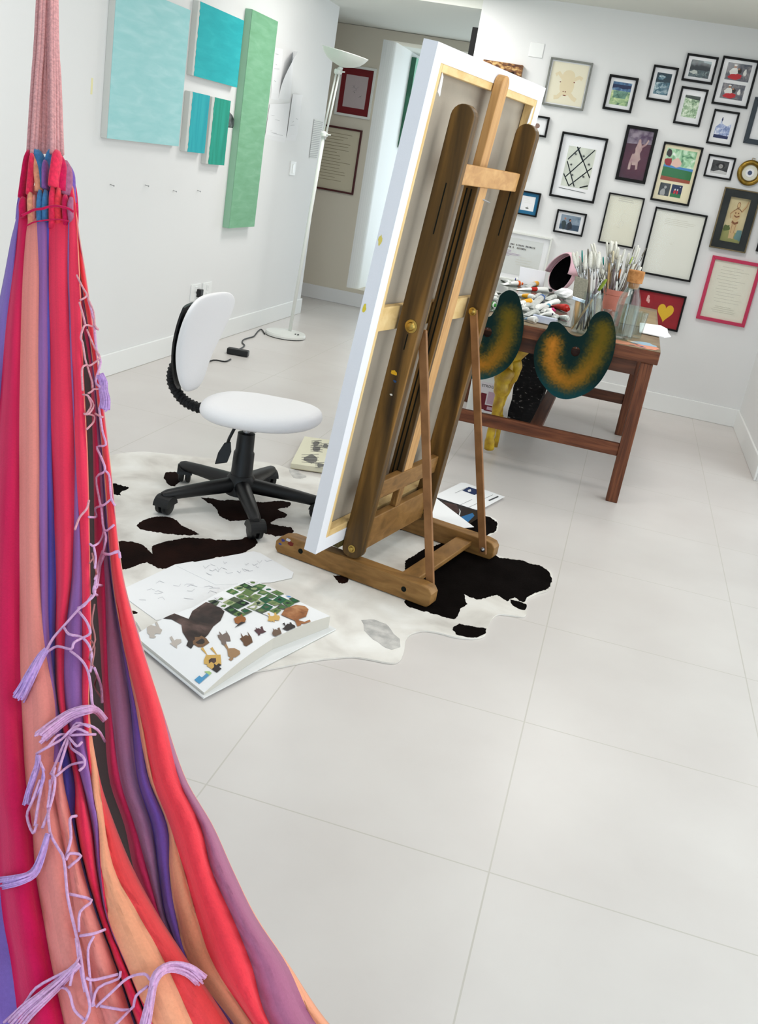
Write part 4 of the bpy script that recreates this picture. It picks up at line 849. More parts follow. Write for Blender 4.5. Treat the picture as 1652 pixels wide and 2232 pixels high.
fsheet('printed_sheet', [(944, 1082), (1005, 1052), (1015, 1053), (1100, 1083), (1046, 1112), (1036, 1111)], 'printed white sheet with small dark blue picture, lying beyond the easel', .0125,
       art=[(mat('print_navy', (22, 45, 88), .5), [(1007, 1069), (1022, 1061), (1052, 1071), (1034, 1079)]), (mat('print_white', (225, 225, 225), .5), [(1019, 1068), (1026, 1066), (1027, 1071), (1021, 1072)])]+[(K, [(x, y), (x+26, y-12), (x+26, y-11), (x, y+1)]) for x, y in [(992, 1074), (1003, 1100), (1020, 1106), (1048, 1090)]]+[(mat('print_dark', (70, 70, 75), .6), [(1064, 1090), (1085, 1081), (1087, 1083), (1067, 1092)])])
fsheet('magazine_page', [(945, 1082), (1050, 1112), (1046, 1128), (1020, 1144), (1004, 1128)], 'dark glossy magazine page between the blank and printed sheets', .0105, mat('dark_page', (26, 25, 28), .25, .5),
       art=[(mat('page_brown', (80, 55, 50), .4, rgb2=(40, 30, 32), vscale=40, var=.1), [(965, 1094), (995, 1100), (1002, 1116), (990, 1122)]), (mat('page_blue', (40, 105, 155), .3), [(1003, 1127), (1030, 1118), (1034, 1124), (1020, 1138)]), (mat('print_white', (0, 0, 0)), [(1000, 1108), (1004, 1114), (1002, 1124), (1000, 1122), (1002, 1114)])])
# ------------------------------------------------------------------ work table
TZ = .743; TX0, TX1, TY0, TY1 = -.86, .208, 2.885, 4.76
RW = wood('reddish_table_wood', (66, 34, 19), (92, 50, 29), (116, 68, 42), (5, 5, 3)); RWD = wood('dark_table_wood', (54, 29, 18), (76, 43, 27), (94, 55, 35), (5, 5, 3))
tb = thing('work_table', ((TX0+TX1)/2, (TY0+TY1)/2, 0), 'reddish brown wooden work table covered in paint tubes and brushes', 'table')
MB().box((TX0, TY0, TZ-.062), (TX1, TY1, TZ-.002)).build('tabletop', RW, tb, bevel=.004)
MB().box((TX0+.001, TY0+.001, TZ-.002), (TX1-.001, TY1, TZ)).build('top_surface', mat('stained_table_surface', (150, 128, 98), .45, .4, rgb2=(120, 98, 74), vscale=5, var=.1), tb)
MB().box((TX0+.08, TY0+.03, TZ-.13), (TX1-.09, TY0+.05, TZ-.062)).build('apron', RWD, tb, bevel=.002)
for x in (TX0+.03, TX1-.074):
    for y in (TY0+.008, 4.335): MB().box((x, y, 0), (x+.056, y+.056, TZ-.062)).build('leg', RW, tb, bevel=.003)
MB().box((TX0+.086, TY0+.014, .225), (TX1-.074, TY0+.042, .285)).build('stretcher', RW, tb, bevel=.003)
MB().box((TX0+.086, 4.345, .19), (TX1-.074, 4.375, .25)).build('stretcher', RWD, tb, bevel=.003)
MB().box((-.305, TY0+.042, .235), (-.245, 4.345, .265)).build('stretcher', RWD, tb, bevel=.003)
for (x, y, r_, c) in [(.02, 2.95, .075, (205, 140, 110)), (.15, 2.97, .07, (222, 150, 125)), (.08, 2.96, .055, (60, 70, 120)), (.06, 2.97, .035, (120, 45, 50)), (.125, 3.06, .06, (150, 180, 200)), (.08, 3.05, .03, (225, 190, 150)), (-.02, 3.0, .04, (70, 75, 115))]:
    MB().poly([(min(px, TX1-.003), max(py, TY0+.003), TZ+.0006+R.random()*.0008) for px, py in blob(x, y, r_, r_*.8, 11, .4)]).build('paint_stain', col(*c), tb)
def on(p, z=TZ): return fl(p, z)
g = [on(p, TZ) for p in [(1085, 612), (1190, 640), (1290, 668), (1250, 700), (1060, 672)]]
tag(MB().prism([Vector((max(TX0+.02, p.x), min(max(p.y, TY0+.05), TY1-.02), TZ+.0005)) for p in [Vector((-.80, 4.70, 0)), Vector((-.30, 4.70, 0)), Vector((-.22, 3.10, 0)), Vector((-.80, 3.10, 0))]], (0, 0, .004)).build('glass_palette', mat('grey_glass_slab', (112, 116, 108), .12, .6, rgb2=(92, 98, 90), vscale=4, var=.1)), 'grey-green glass slab under the paint tubes on the table', 'palette')
TS = TZ+.0047
# ------------------------------------------------------------------ hanging palettes
PV = vcol_mat('palette_paint', .75, .08, .25, 120)
def paint_palette(px, hole, y, label, arc, plane_tilt=.0):
    P2 = [onY(p, y) for p in smooth2(px)]
    hc = onY(hole, y); hr = .021
    t = thing('artist_palette', (hc.x, y, min(p.z for p in P2)), label, 'palette')
    poly = [(p.x, p.z) for p in P2]
    # fine grid clipped to the outline, coloured from the sprayed arc
    ring = [(hc.x+hr*math.cos(a), hc.z+hr*1.1*math.sin(a)) for a in [2*math.pi*i/20 for i in range(20)]]
    def inside(x, z, pl_):
        k = False
        for i in range(len(pl_)):
            (x0, z0), (x1, z1) = pl_[i], pl_[i-1]
            if (z0 > z) != (z1 > z) and x < (x1-x0)*(z-z0)/(z1-z0)+x0: k = not k
        return k
    pts = [Vector(p) for p in poly]+[Vector(p) for p in ring]; n1 = len(poly); n2 = len(ring)
    eds = [(i, (i+1) % n1) for i in range(n1)]+[(n1+i, n1+(i+1) % n2) for i in range(n2)]
    xs_, zs_ = [p[0] for p in poly], [p[1] for p in poly]; gx = min(xs_)
    while gx < max(xs_):
        gz = min(zs_)
        while gz < max(zs_):
            qx, qz = gx+R.uniform(-.001, .001), gz+R.uniform(-.001, .001)
            if inside(qx, qz, poly) and math.hypot(qx-hc.x, qz-hc.z) > hr*1.25: pts.append(Vector((qx, qz)))
            gz += .0065
        gx += .0065
    from mathutils.geometry import delaunay_2d_cdt
    ov, oe, of = delaunay_2d_cdt(pts, eds, [], 0, 1e-6)[:3]
    bm = bmesh.new(); bv = [bm.verts.new((p[0], y, p[1])) for p in ov]
    for f_ in of:
        mx_, mz_ = sum(ov[i][0] for i in f_)/len(f_), sum(ov[i][1] for i in f_)/len(f_)
        if inside(mx_, mz_, poly) and not inside(mx_, mz_, ring): bm.faces.new([bv[i] for i in f_])
    bmesh.ops.delete(bm, geom=[v for v in bm.verts if not v.link_faces], context='VERTS')
    A = [onY(p, y) for p in arc]
    lay = bm.verts.layers.float_color.new('Col')
    def seg(px_, pz_, a, c):
        dx, dz = c.x-a.x, c.z-a.z; u = max(0, min(1, ((px_-a.x)*dx+(pz_-a.z)*dz)/(dx*dx+dz*dz+1e-12))); return math.hypot(px_-a.x-dx*u, pz_-a.z-dz*u), u
    dkc, md, oc, tl = lin((10, 34, 33)), lin((74, 70, 18)), lin((172, 108, 36)), lin((16, 58, 62))
    for v in bm.verts:
        ds_ = [(seg(v.co.x, v.co.z, A[i], A[i+1]), i) for i in range(len(A)-1)]; (d, u), i = min(ds_, key=lambda q: q[0][0]); s_ = (i+u)/(len(A)-1)
        d = d+R.uniform(-.010, .010); k = max(0, min(1, (.066-d)/.05)); k2 = max(0, min(1, (.046-d)/.045))*max(.12, 1-1.05*s_)
        low = max(0, min(1, (.56-v.co.z)/.1))
        base = [a*(1-low)+b_*low for a, b_ in zip(dkc, tl)]
        c = [a*(1-k)+b_*k for a, b_ in zip(base, md)]; c = [a*(1-k2)+b_*k2 for a, b_ in zip(c, oc)]
        v[lay] = c
    me = bpy.data.meshes.new('palette_board'); I = t.matrix_world.inverted(); bm.transform(I); bm.to_mesh(me); bm.free(); me.materials.append(PV)
    o = bpy.data.objects.new('palette_board', me); COL.objects.link(o); o.parent = t; WM[o.name] = t.matrix_world.copy()
    sm = o.modifiers.new('thickness', 'SOLIDIFY'); sm.thickness = .006; sm.offset = 0
    MB().tube([(hc.x, TY0+.004, hc.z+hr*.9), (hc.x, y-.02, hc.z+hr*.9)], .0016, 6).build('hanging_nail', STEEL, tb)
    return t
q5 = lambda x, y: (960+x/3.177, 500+y/3.177)
paint_palette([q5(*p) for p in [(768, 640), (820, 645), (862, 680), (892, 718), (940, 742), (985, 733), (1018, 690), (1040, 625), (1080, 580), (1130, 566), (1178, 592), (1205, 665), (1214, 750), (1203, 845), (1168, 950), (1102, 1058), (1020, 1130), (925, 1168), (850, 1174), (780, 1148), (712, 1080), (666, 1000), (646, 900), (655, 815), (690, 740), (735, 690), (752, 655)]], q5(935, 845), TY0-.012,
    'kidney shaped green and ochre palette hanging nearest the table corner', [q5(*p) for p in [(780, 790), (760, 900), (800, 1010), (880, 1060), (980, 1010), (1060, 900), (1120, 760), (1125, 700)]])
paint_palette([q5(*p) for p in [(300, 605), (345, 602), (375, 560), (395, 515), (412, 460), (450, 428), (490, 422), (535, 452), (560, 530), (576, 625), (570, 720), (545, 830), (490, 930), (420, 992), (335, 1030), (250, 1040), (178, 1012), (140, 945), (135, 850), (165, 760), (215, 680), (262, 625)]], q5(325, 712), TY0-.012,
    'kidney shaped green and ochre palette hanging behind the easel strut', [q5(*p) for p in [(215, 800), (215, 880), (260, 940), (330, 930), (400, 860), (450, 760), (470, 640), (470, 600)]])
# ------------------------------------------------------------------ jars, brushes, bottle, glasses
VG = glass_mat('vessel_glass', (238, 243, 242), 1.5)
def vessel(name, c, prof, label, cat, m, inner=True, part='glass_body', water=None):
    t = thing(name, c, label, cat); MB().lathe(c, prof, 36, cap=False).build(part, m, t, True, auto=40); return t
JC = Vector((-.155, 2.985, TZ+.0012))
JT = vessel('glass_jar', JC, [(.0, .004), (.055, .004), (.062, .012), (.064, .03), (.064, .135), (.056, .158), (.054, .19), (.057, .194), (.051, .194), (.050, .160), (.058, .132), (.058, .03), (.052, .016), (.0, .014)], 'wide glass jar holding broad and long brushes behind the notch of the right palette', 'jar', VG)
PC = on((1327, 700)); PC = Vector((-.055, 3.52, TZ+.0012))
PT = vessel('brush_pot', PC, [(.0, .0), (.050, .0), (.058, .15), (.062, .152), (.062, .178), (.055, .178), (.050, .012), (.0, .012)], 'dusty pink pot crammed with paintbrushes between the jar and the bottle', 'pot', mat('pink_clay', (204, 128, 112), .7, .2, var=.12, vscale=14), part='pot_body')
BC = Vector((.020, 3.075, TZ+.0012))
bt = vessel('glass_bottle', BC, [(.0, .003), (.046, .003), (.054, .010), (.055, .16), (.050, .19), (.034, .225), (.029, .24), (.029, .262), (.024, .262), (.024, .238), (.045, .188), (.050, .16), (.050, .014), (.0, .012)], 'clear glass carafe with big cork stopper on the painted table corner', 'bottle', VG)
MB().lathe(BC, [(.023, .235), (.027, .262), (.036, .263), (.038, .315), (.035, .318)], 24).build('cork_stopper', mat('cork', (188, 134, 84), .8, .1, rgb2=(160, 108, 64), vscale=60, var=.1), bt, True, auto=40)
WA = glass_mat('water', (236, 240, 240), .6, 1.33)
MB().lathe(BC, [(.0, .015), (.0495, .015), (.0495, .15), (.0, .15)], 28, cap=False).build('water', WA, bt, True, auto=30)
for (c, h_, lab) in [(Vector((.088, 3.20, TZ+.0012)), .125, 'empty drinking glass right of the carafe at the table edge'), (Vector((-.055, 3.06, TZ+.0012)), .12, 'drinking glass left of the carafe, behind the palette tip')]:
    vessel('drinking_glass', c, [(.0, .003), (.024, .003), (.027, .01), (.036, h_), (.034, h_), (.025, .016), (.0, .014)], lab, 'glass', VG)
HW = [mat('handle_grey_brown', (118, 106, 92), .5), mat('handle_white', (222, 222, 218), .4), mat('handle_black', (28, 28, 30), .35), mat('handle_natural', (186, 150, 104), .5), mat('handle_mauve_grey', (128, 116, 120), .5)]
FER = mat('ferrule_metal', (196, 196, 198), .25, .5, .9); COP = mat('ferrule_copper', (190, 120, 75), .3, .5, .9)
BRI = {'white': mat('bristle_white', (232, 230, 220), .9, .1, var=.1, vscale=300), 'cream': mat('bristle_cream', (222, 210, 180), .9, .1, var=.1, vscale=300), 'teal': mat('bristle_teal', (18, 132, 124), .9, .1), 'lime': mat('bristle_lime', (190, 208, 120), .9, .1), 'grey': mat('bristle_grey', (112, 108, 98), .9, .1), 'green': mat('bristle_olive', (132, 150, 60), .9, .1)}
def paintbrush(base, tip, label, hm=0, fm_=FER, bm_='white', r=.0042, bw=.008, group=None, fl_=.42, blen=.045):
    d = (tip-base); Ln = d.length; d.normalize(); b0 = tip-d*blen; f0 = b0-d*.045
    t = thing('paintbrush', base, label, 'brush', group)
    MB().tube([base, base.lerp(f0, .7), f0], [r*.6, r*1.25, r], 8).build('handle', HW[hm], t, True)
    MB().tube([f0-d*.002, f0.lerp(b0, .5), b0], [r*1.08, r*1.02, bw*.8], 8, flat=.75).build('ferrule', fm_, t, True)
    x, y, _ = frame_of(d); g = MB(); rows = []
    for i, (k, w_) in enumerate([(0, .8), (.3, 1.05), (.7, 1.0), (.92, .75), (1.0, .3)]):
        rows.append([b0+d*(blen*k)+x*(bw*w_*math.cos(a))+y*(bw*w_*fl_*math.sin(a)) for a in [2*math.pi*j/10 for j in range(10)]])
    g.grid(rows, closed=True); g.f.append(list(range(10))); g.f.append([40+j for j in range(10)]); g.m += [0, 0]
    g.build('bristles', BRI[bm_], t, True)
    return t
c6 = lambda x, y: (1220+x/6.354, 520+y/6.354)
GJ, GP = 'white brushes in the glass jar', 'white brushes in the pink pot'
def jb(tip, lab, y=None, **k):
    yy = JC.y+R.uniform(.0, .05) if y is None else y; tp = onY(c6(*tip), yy); a = R.uniform(0, 6.28); b_ = JC+Vector((.03*math.cos(a)+.015*(1 if tp.x < JC.x else -1), .03*math.sin(a), .016)); return paintbrush(b_, tp, lab, **k)
def pbz(tip, lab, y=None, **k):
    yy = PC.y+R.uniform(-.06, .08) if y is None else y; tp = onY(c6(*tip), yy); a = R.uniform(0, 6.28); b_ = PC+Vector((.026*math.cos(a), .026*math.sin(a), .014)); return paintbrush(b_, tp, lab, **k)
WJ = 'white tipped paintbrush standing bristles up in the glass jar'; WP = 'pale tipped paintbrush standing bristles up in the pink pot'
for tp in [(180, 190), (235, 180), (262, 265), (340, 300), (430, 175), (485, 190), (455, 230), (540, 200), (360, 220)]: jb(tp, WJ, group=GJ, hm=R.choice([0, 1, 4]), bw=R.uniform(.011, .015), blen=R.uniform(.06, .08), fl_=.7)
jb((308, 158), 'teal tipped white brush at the left of the jar cluster', bm_='teal', hm=1, bw=.008, blen=.055)
jb((392, 140), 'dark grey tipped wide brush between teal and white brushes in the jar', bm_='grey', hm=0, bw=.010)
for tp in [(470, 60), (432, 75), (545, 180), (650, 40), (712, 30), (735, 40), (780, 40), (812, 120), (700, 190), (660, 230), (640, 330), (1090, 90), (1060, 350), (1030, 360), (1010, 330), (590, 420), (760, 280), (1130, 395), (690, 300), (720, 360), (800, 270), (840, 230), (560, 300), (640, 400), (960, 200), (1110, 130), (930, 380)]: pbz(tp, WP, group=GP, hm=R.choice([0, 1, 4, 3, 2]), bw=R.uniform(.008, .014), r=R.uniform(.0036, .005), blen=R.uniform(.05, .08), fl_=.65)
pbz((600, 250), 'brush with blue-teal tip in the middle of the pink pot', bm_='teal', hm=1, blen=.04)
pbz((745, 170), 'broad cream filbert brush standing tall in the pink pot', bm_='cream', bw=.014, blen=.06)
pbz((905, 145), 'broad white flat brush standing right of the cream filbert', bm_='white', bw=.013, blen=.07)
pbz((870, 300), 'black handled brush with copper ferrule in the pink pot', bm_='grey', fm_=COP, hm=2, r=.006)
pbz((1012, 250), 'white handled brush with lime green tip above the cork', bm_='lime', hm=1, bw=.010, blen=.04)
pbz((810, 340), 'white handled pointed brush leaning left in the pink pot', bm_='white', hm=1, r=.005)
for k, tp in enumerate([(1045, 100), (1200, 130), (1170, 190)]): pbz(tp, ['dark grey tipped brush leaning right, left of the thin grey pair', 'long thin grey brush reaching furthest right of all brushes', 'second thin grey brush leaning right over the large blank sheet'][k], bm_='grey', hm=0, bw=.006, r=.004)
# broad and leaning brushes at the front of the jar
yj = JC.y-.035
t = thing('flat_brush', JC+Vector((-.02, -.03, .016)), 'broad grey flat brush standing bristles up at the jar front', 'brush')
a, m_, c, e_ = [onY(c6(*p), yj) for p in [(215, 1180), (255, 870), (270, 820), (305, 545)]]
sx_ = Vector((.975, 0, -.13)).normalized(); ny_ = Vector((0, .007, 0))
MB().tube([a, a.lerp(m_, .6), m_], [.006, .011, .012], 10).build('handle', HW[3], t, True)
def slab(p, q, w_, d_): return MB().hexa([p-sx_*w_-d_, p+sx_*w_-d_, p+sx_*w_+d_, p-sx_*w_+d_, q-sx_*w_-d_, q+sx_*w_-d_, q+sx_*w_+d_, q-sx_*w_+d_])
slab(m_, c, .031, ny_).build('ferrule', FER, t, bevel=.002); slab(c, e_, .032, ny_*1.2).build('bristles', mat('stiff_grey_bristle', (150, 146, 130), .9, .1, var=.12, vscale=200), t, bevel=.004)
paintbrush(onY(c6(165, 1250), yj-.004), onY(c6(650, 560), yj+.06), 'natural handled brush with olive green tip leaning right out of the jar', hm=3, bm_='green', bw=.012, r=.005, blen=.065)
for k, tp in enumerate([(640, 430), (600, 480)]): jb(tp, ['thick grey-brown handled brush leaning right beside the olive tipped one', 'slim mauve-grey handled brush leaning right beside the olive tipped one'][k], y=yj+.07, hm=[0, 4][k], bm_='grey', r=.006, bw=.006)
# ------------------------------------------------------------------ paint tubes and scraps on the table
c5 = lambda x, y: (1060+x/8.26, 560+y/8.26)
TW = mat('tube_white', (240, 240, 238), .35, .4); TSV = mat('tube_silver', (218, 221, 218), .3, .5, .15, var=.15, vscale=40, bump=.5, bscale=60)
CAPS = {'black': mat('cap_black', (22, 22, 26), .4), 'white': mat('cap_white', (230, 230, 226), .4), 'purple': mat('cap_violet', (52, 30, 70), .4), 'yellow': mat('band_yellow', (238, 170, 30), .45), 'orange': mat('band_orange', (228, 104, 40), .45), 'red': mat('band_red', (204, 38, 26), .4, rgb2=(160, 24, 20), vscale=30, var=.1), 'blue': mat('band_blue', (28, 84, 150), .45), 'navy': mat('cap_navy', (28, 42, 130), .4), 'green': mat('band_green', (62, 150, 60), .45), 'magenta': mat('band_magenta', (206, 34, 110), .45), 'pale': mat('band_pale_blue', (150, 185, 215), .45), 'teal': mat('band_turquoise', (50, 150, 180), .45)}
def paint_tube(p, q, label, band=None, cap='white', r=.013, m=TW, group=None, lift=0, bpos=.45, blen=.16):
    r *= .78
    A, B_ = on(c5(*p), TS), on(c5(*q), TS)
    for P_ in (A, B_): P_.x = min(max(P_.x, TX0+.03), TX1-.03); P_.y = max(P_.y, TY0+.02); P_.y = min(P_.y, TY1-.03)
    z_ = Vector((0, 0, 1)); d = B_-A; Ln = d.length; d.normalize(); s_ = d.cross(z_)
    t = thing('paint_tube', A.lerp(B_, .5)+z_*lift, label, 'paint tube', group)
    rows = []; N_ = [(0, 1.25, .12), (.06, 1.25, .14), (.25, 1.15, .5), (.5, 1.06, .82), (.75, 1, 1), (.86, 1, 1), (.9, .5, .5), (.92, .45, .45)]
    cr = R.uniform(-.15, .15)
    for k, w_, h_ in N_:
        wob = s_*(cr*r*math.sin(3*k))
        rows.append([A+d*(Ln*k)+wob+s_*(r*w_*math.cos(a))+z_*(lift+r*h_+.0006+r*h_*math.sin(a)) for a in [2*math.pi*j/12 for j in range(12)]])
    g = MB().grid(rows, closed=True); g.f.append(list(range(12))); g.f.append([84+j for j in range(12)]); g.m += [0, 0]; g.build('tube_body', m, t, True, auto=50)
    if band:
        rr = []
        for k in (bpos-blen/2, bpos, bpos+blen/2):
            h_ = catmull([n_[0] for n_ in N_], [n_[2] for n_ in N_], k); w_ = catmull([n_[0] for n_ in N_], [n_[1] for n_ in N_], k)
            wob = s_*(cr*r*math.sin(3*k))
            rr.append([A+d*(Ln*k)+wob+s_*(r*w_*1.03*math.cos(a))+z_*(lift+r*h_+.0006+r*h_*1.04*math.sin(a)) for a in [2*math.pi*j/12 for j in range(12)]])
        MB().grid(rr, closed=True).build('colour_band', CAPS[band], t, True)
    MB().tube([A+d*(Ln*.91)+z_*(r+lift), A+d*Ln+z_*(r+lift)], [r*.62, r*.55], 10).build('cap', CAPS[cap], t, True, auto=40)
    return t
GT = 'plain white paint tubes in the heap'
paint_tube((520, 590), (1165, 650), 'white paint tube with red-orange band and black cap at the back of the heap', 'red', 'black', .020, bpos=.48)
paint_tube((280, 500), (640, 530), 'white paint tube with orange end at the far left of the heap', 'orange', 'orange', .020, bpos=.82, blen=.2)
paint_tube((700, 440), (545, 420), 'white paint tube with dark blue cap behind the orange one', None, 'navy', .018)
paint_tube((730, 545), (960, 500), 'paint tube with yellow band below the small white canvas', 'yellow', 'white', .020, TSV, bpos=.7, blen=.25)
paint_tube((540, 700), (880, 790), 'white paint tube with broad yellow band just above the left palette', 'yellow', 'white', .020, bpos=.5, blen=.3)
paint_tube((560, 850), (830, 860), 'yellow-orange banded paint tube directly below the broad yellow banded one', 'yellow', 'white', .020, bpos=.6, blen=.4)
paint_tube((800, 930), (1030, 770), 'silver crumpled paint tube with blue end in the middle of the heap', 'blue', 'blue', .024, TSV, bpos=.8, blen=.15)
paint_tube((1000, 1000), (1130, 900), 'small silver tube with turquoise end beside the red tube', 'teal', 'teal', .014, TSV, bpos=.75)
paint_tube((1180, 900), (1460, 1010), 'bright red squeezed paint tube left of the glass jar', 'red', 'red', .026, CAPS['red'])
paint_tube((1000, 980), (1230, 1010), 'white paint tube with magenta end beside the red one', 'magenta', 'magenta', .016, bpos=.75, blen=.2)
paint_tube((960, 1050), (1190, 1090), 'white paint tube with dark violet cap near the table front', None, 'purple', .018)
paint_tube((680, 1130), (905, 1200), 'white tube with pale blue band at the table front between the palettes', 'pale', 'white', .020, bpos=.25, blen=.3)
paint_tube((170, 700), (40, 640), 'white paint tube with blue cap left of the left palette tip', 'blue', 'blue', .020, bpos=.8)
paint_tube((-40, 880), (160, 930), 'white tube with green end just left of the left palette', 'green', 'green', .020, bpos=.8)
for p, q in [((300, 420), (420, 520)), ((0, 760), (200, 800)), ((20, 960), (-60, 1000)), ((840, 860), (640, 960)), ((1120, 860), (860, 1000)), ((700, 1060), (930, 1050)), ((1250, 1100), (1470, 1170)), ((1070, 780), (1240, 770)), ((820, 760), (980, 720)), ((1240, 1060), (1080, 1010)), ((600, 960), (760, 1000)), ((1300, 1080), (1200, 1150)), ((1060, 860), (1300, 860)), ((230, 640), (60, 700))]:
    paint_tube(p, q, 'plain white or silvery paint tube lying in the crowded heap', None, 'white', R.uniform(.015, .021), R.choice([TW, TSV]), GT)
p0 = on(c5(1040, 1190), TS); ang = Matrix.Rotation(-.1, 3, 'Z'); g = MB().box((-.058, -.018, 0), (.058, .018, .03), X=ang)
for v in g.v: v += Vector((p0.x, max(p0.y, TY0+.03), TS))
tag(g.build('paint_box', mat('pale_blue_carton', (214, 220, 236), .6, rgb2=(190, 200, 225), vscale=18, var=.1), bevel=.001), 'small pale blue-white carton at the table front beside the right palette', 'box')
g = MB(); cr_ = on(c5(1400, 780), TS); n_ = 14; rows = []
for i in range(7):
    ph = math.pi*i/6; rows.append([cr_+Vector((.06*math.sin(ph)*R.uniform(.75, 1.15)*math.cos(a), .05*math.sin(ph)*R.uniform(.75, 1.15)*math.sin(a), .036-.036*math.cos(ph)*R.uniform(.8, 1))) for a in [2*math.pi*j/n_ for j in range(n_)]])
tag(g.grid(rows, closed=True).build('crumpled_tissue', PAPER), 'crumpled white tissue between the tubes and the glass jar', 'tissue')
ps = [onY(c5(*p), 4.72) for p in [(605, 180), (1065, 270), (1030, 520), (590, 440)]]
tag(MB().prism([Vector((p.x, 4.735, max(p.z, TS+.0005))) if i < 2 else Vector((p.x, 4.70, TS+.0005)) for i, p in enumerate(ps)], (0, .016, 0)).build('small_canvas', CW), 'small blank white canvas propped at the back of the table', 'canvas')
# pink and black mask
mk = thing('carnival_mask', on(c5(1340, 620), TS), 'pink mask with hollow black inside standing at the back of the table', 'mask')
mc = onY(c5(1350, 390), 4.60); mc.z += .0; d_ = Vector((-.55, -.8, .12)).normalized(); mx_, my_, _ = frame_of(d_); up_ = Vector((0, 0, 1)); sd_ = d_.cross(up_).normalized(); upv = sd_.cross(d_).normalized(); _r = Matrix.Rotation(math.radians(-24), 3, d_); sd_, upv = _r @ sd_, _r @ upv
def mrow(k, off, sc=1.0, m0=0):
    rows = []
    for i in range(9):
        ph = math.pi/2*i/8; r_ = math.cos(ph); dd = -math.sin(ph)*.095*sc+off
        rows.append([mc+d_*dd+sd_*(.082*sc*r_*math.cos(a)*(1-.18*math.sin(a)))+upv*(.125*sc*r_*math.sin(a)) for a in [2*math.pi*j/26 for j in range(26)]])
    return rows
MB().grid(mrow(0, .0), closed=True).build('pink_shell', mat('pink_felt', (226, 186, 198), .8, .1), mk, True)
MB().grid(mrow(0, .002, .93), closed=True).build('black_lining', mat('matt_black_lining', (14, 13, 15), .9, .05), mk, True)
g = MB(); rim = [(mc+sd_*(.082*math.cos(a)*(1-.18*math.sin(a)))+upv*(.125*math.sin(a)), mc+sd_*(.076*math.cos(a)*(1-.18*math.sin(a)))+upv*(.117*math.sin(a))+d_*.002) for a in [2*math.pi*j/26 for j in range(26)]]
g.grid([[a for a, _ in rim], [b_ for _, b_ in rim]], closed=True).build('rim', mat('pink_felt', (0, 0, 0)), mk)
hood = [[mc+sd_*(.088*math.cos(a)*(1-.18*math.sin(a))*k)+upv*(.131*math.sin(a)*k)+d_*(o_) for a in [math.radians(-25+190*j/16) for j in range(17)]] for k, o_ in [(1.0, -.05), (1.05, .01), (1.03, .035), (.95, .055)]]
ho = MB().grid(hood).build('hood', mat('pink_felt', (0, 0, 0)), mk, True); s_ = ho.modifiers.new('thickness', 'SOLIDIFY'); s_.thickness = .004
zmin = min((ho.matrix_world @ v.co).z for v in ho.data.vertices)
mzb = min(p.z for r_ in mrow(0, 0) for p in r_)
shift = TS+.001-mzb
for c in mk.children: c.location.z += shift
# papers at the right table edge
c2 = lambda x, y: (1320+x/4.65, 640+y/4.65)
q = [on(c2(*p), TZ+.004) for p in [(345, 300), (560, 330), (625, 365), (630, 405), (660, 440), (590, 448), (340, 395)]]
o = MB().prism(q, (0, 0, .004)).build('torn_paper', PAPER); tag(o, 'torn white paper sticking out over the right table edge by the glass', 'paper')
q = [Vector((x, y, TZ+.0012)) for x, y in [(-.10, 3.68), (.19, 3.66), (.2, 4.55), (-.12, 4.6)]]
tag(MB().prism(q, (0, 0, .0015)).build('cardboard_sheet', mat('brown_cardboard', (156, 138, 110), .8, .1, var=.1, vscale=6)), 'flat brown cardboard on the table behind the glass and torn paper', 'cardboard')
# ------------------------------------------------------------------ under the table
jg = Vector((-.655, 3.98, 0)); t = thing('plastic_jug', jg, 'translucent white plastic jug with a maroon label under the table', 'jug')
JP = mat('milky_plastic', (224, 226, 224), .4, .4); g = MB()
def rrect(hx_, hy_, r_, z, n_=5):
    o_ = []
    for cx_, cy_, a0 in ((hx_-r_, hy_-r_, 0), (-hx_+r_, hy_-r_, 90), (-hx_+r_, -hy_+r_, 180), (hx_-r_, -hy_+r_, 270)):
        for i in range(n_): a = math.radians(a0+90*i/(n_-1)); o_.append(jg+Vector((cx_+r_*math.cos(a), cy_+r_*math.sin(a), z)))
    return o_
rows = [rrect(.085, .06, .03, .0), rrect(.094, .068, .035, .012), rrect(.095, .07, .035, .24), rrect(.08, .06, .04, .275), rrect(.03, .03, .029, .30), rrect(.028, .028, .027, .325)]
g.grid(rows, closed=True); g.poly(rows[0][::-1]); g.poly(rows[-1]); g.build('jug_body', JP, t, True, auto=50)
MB().lathe(jg, [(.03, .318), (.03, .345), (.026, .348)], 20).build('jug_cap', WHITE, t, True, auto=40)
lb = MB().box((jg.x-.03, jg.y-.0715, .06), (jg.x+.092, jg.y-.070, .235)); lbo = lb.build('label', mat('label_white', (222, 216, 220), .6), t)
mm = [mat('label_maroon', (110, 32, 44), .6), mat('label_black', (24, 22, 24), .6), mat('label_lilac', (190, 160, 176), .6)]
g = MB(); yl = jg.y-.0722
def lq(x0, x1, z0, z1, m): g.poly([(jg.x+x0, yl-.0001*m, z0), (jg.x+x1, yl-.0001*m, z0), (jg.x+x1, yl-.0001*m, z1), (jg.x+x0, yl-.0001*m, z1)], m)
lq(-.02, .014, .075, .17, 0); lq(.014, .084, .070, .105, 0); lq(.022, .078, .112, .185, 2); lq(.03, .07, .078, .097, 2); lq(.066, .084, .19, .196, 1)
for k in range(3): g.poly([(jg.x+.05+.018*math.cos(2.1*k+a), yl-.0004, .148+.02*math.sin(2.1*k+a)) for a in (0, .5, .9, .3)], 0)
vs, fs = text_shape('ETROGASA', .03); g.add([(jg.x+.030+v.x*.72, yl-.0004, .207+v.y*.75) for v in vs], fs, 1)
g.build('label_print', mm, lbo, recalc=False)
yw = mat('yellow_paint_worn', (206, 172, 40), .4, .4, rgb2=(150, 110, 24), vscale=18, var=.1, bump=.6, bscale=40)
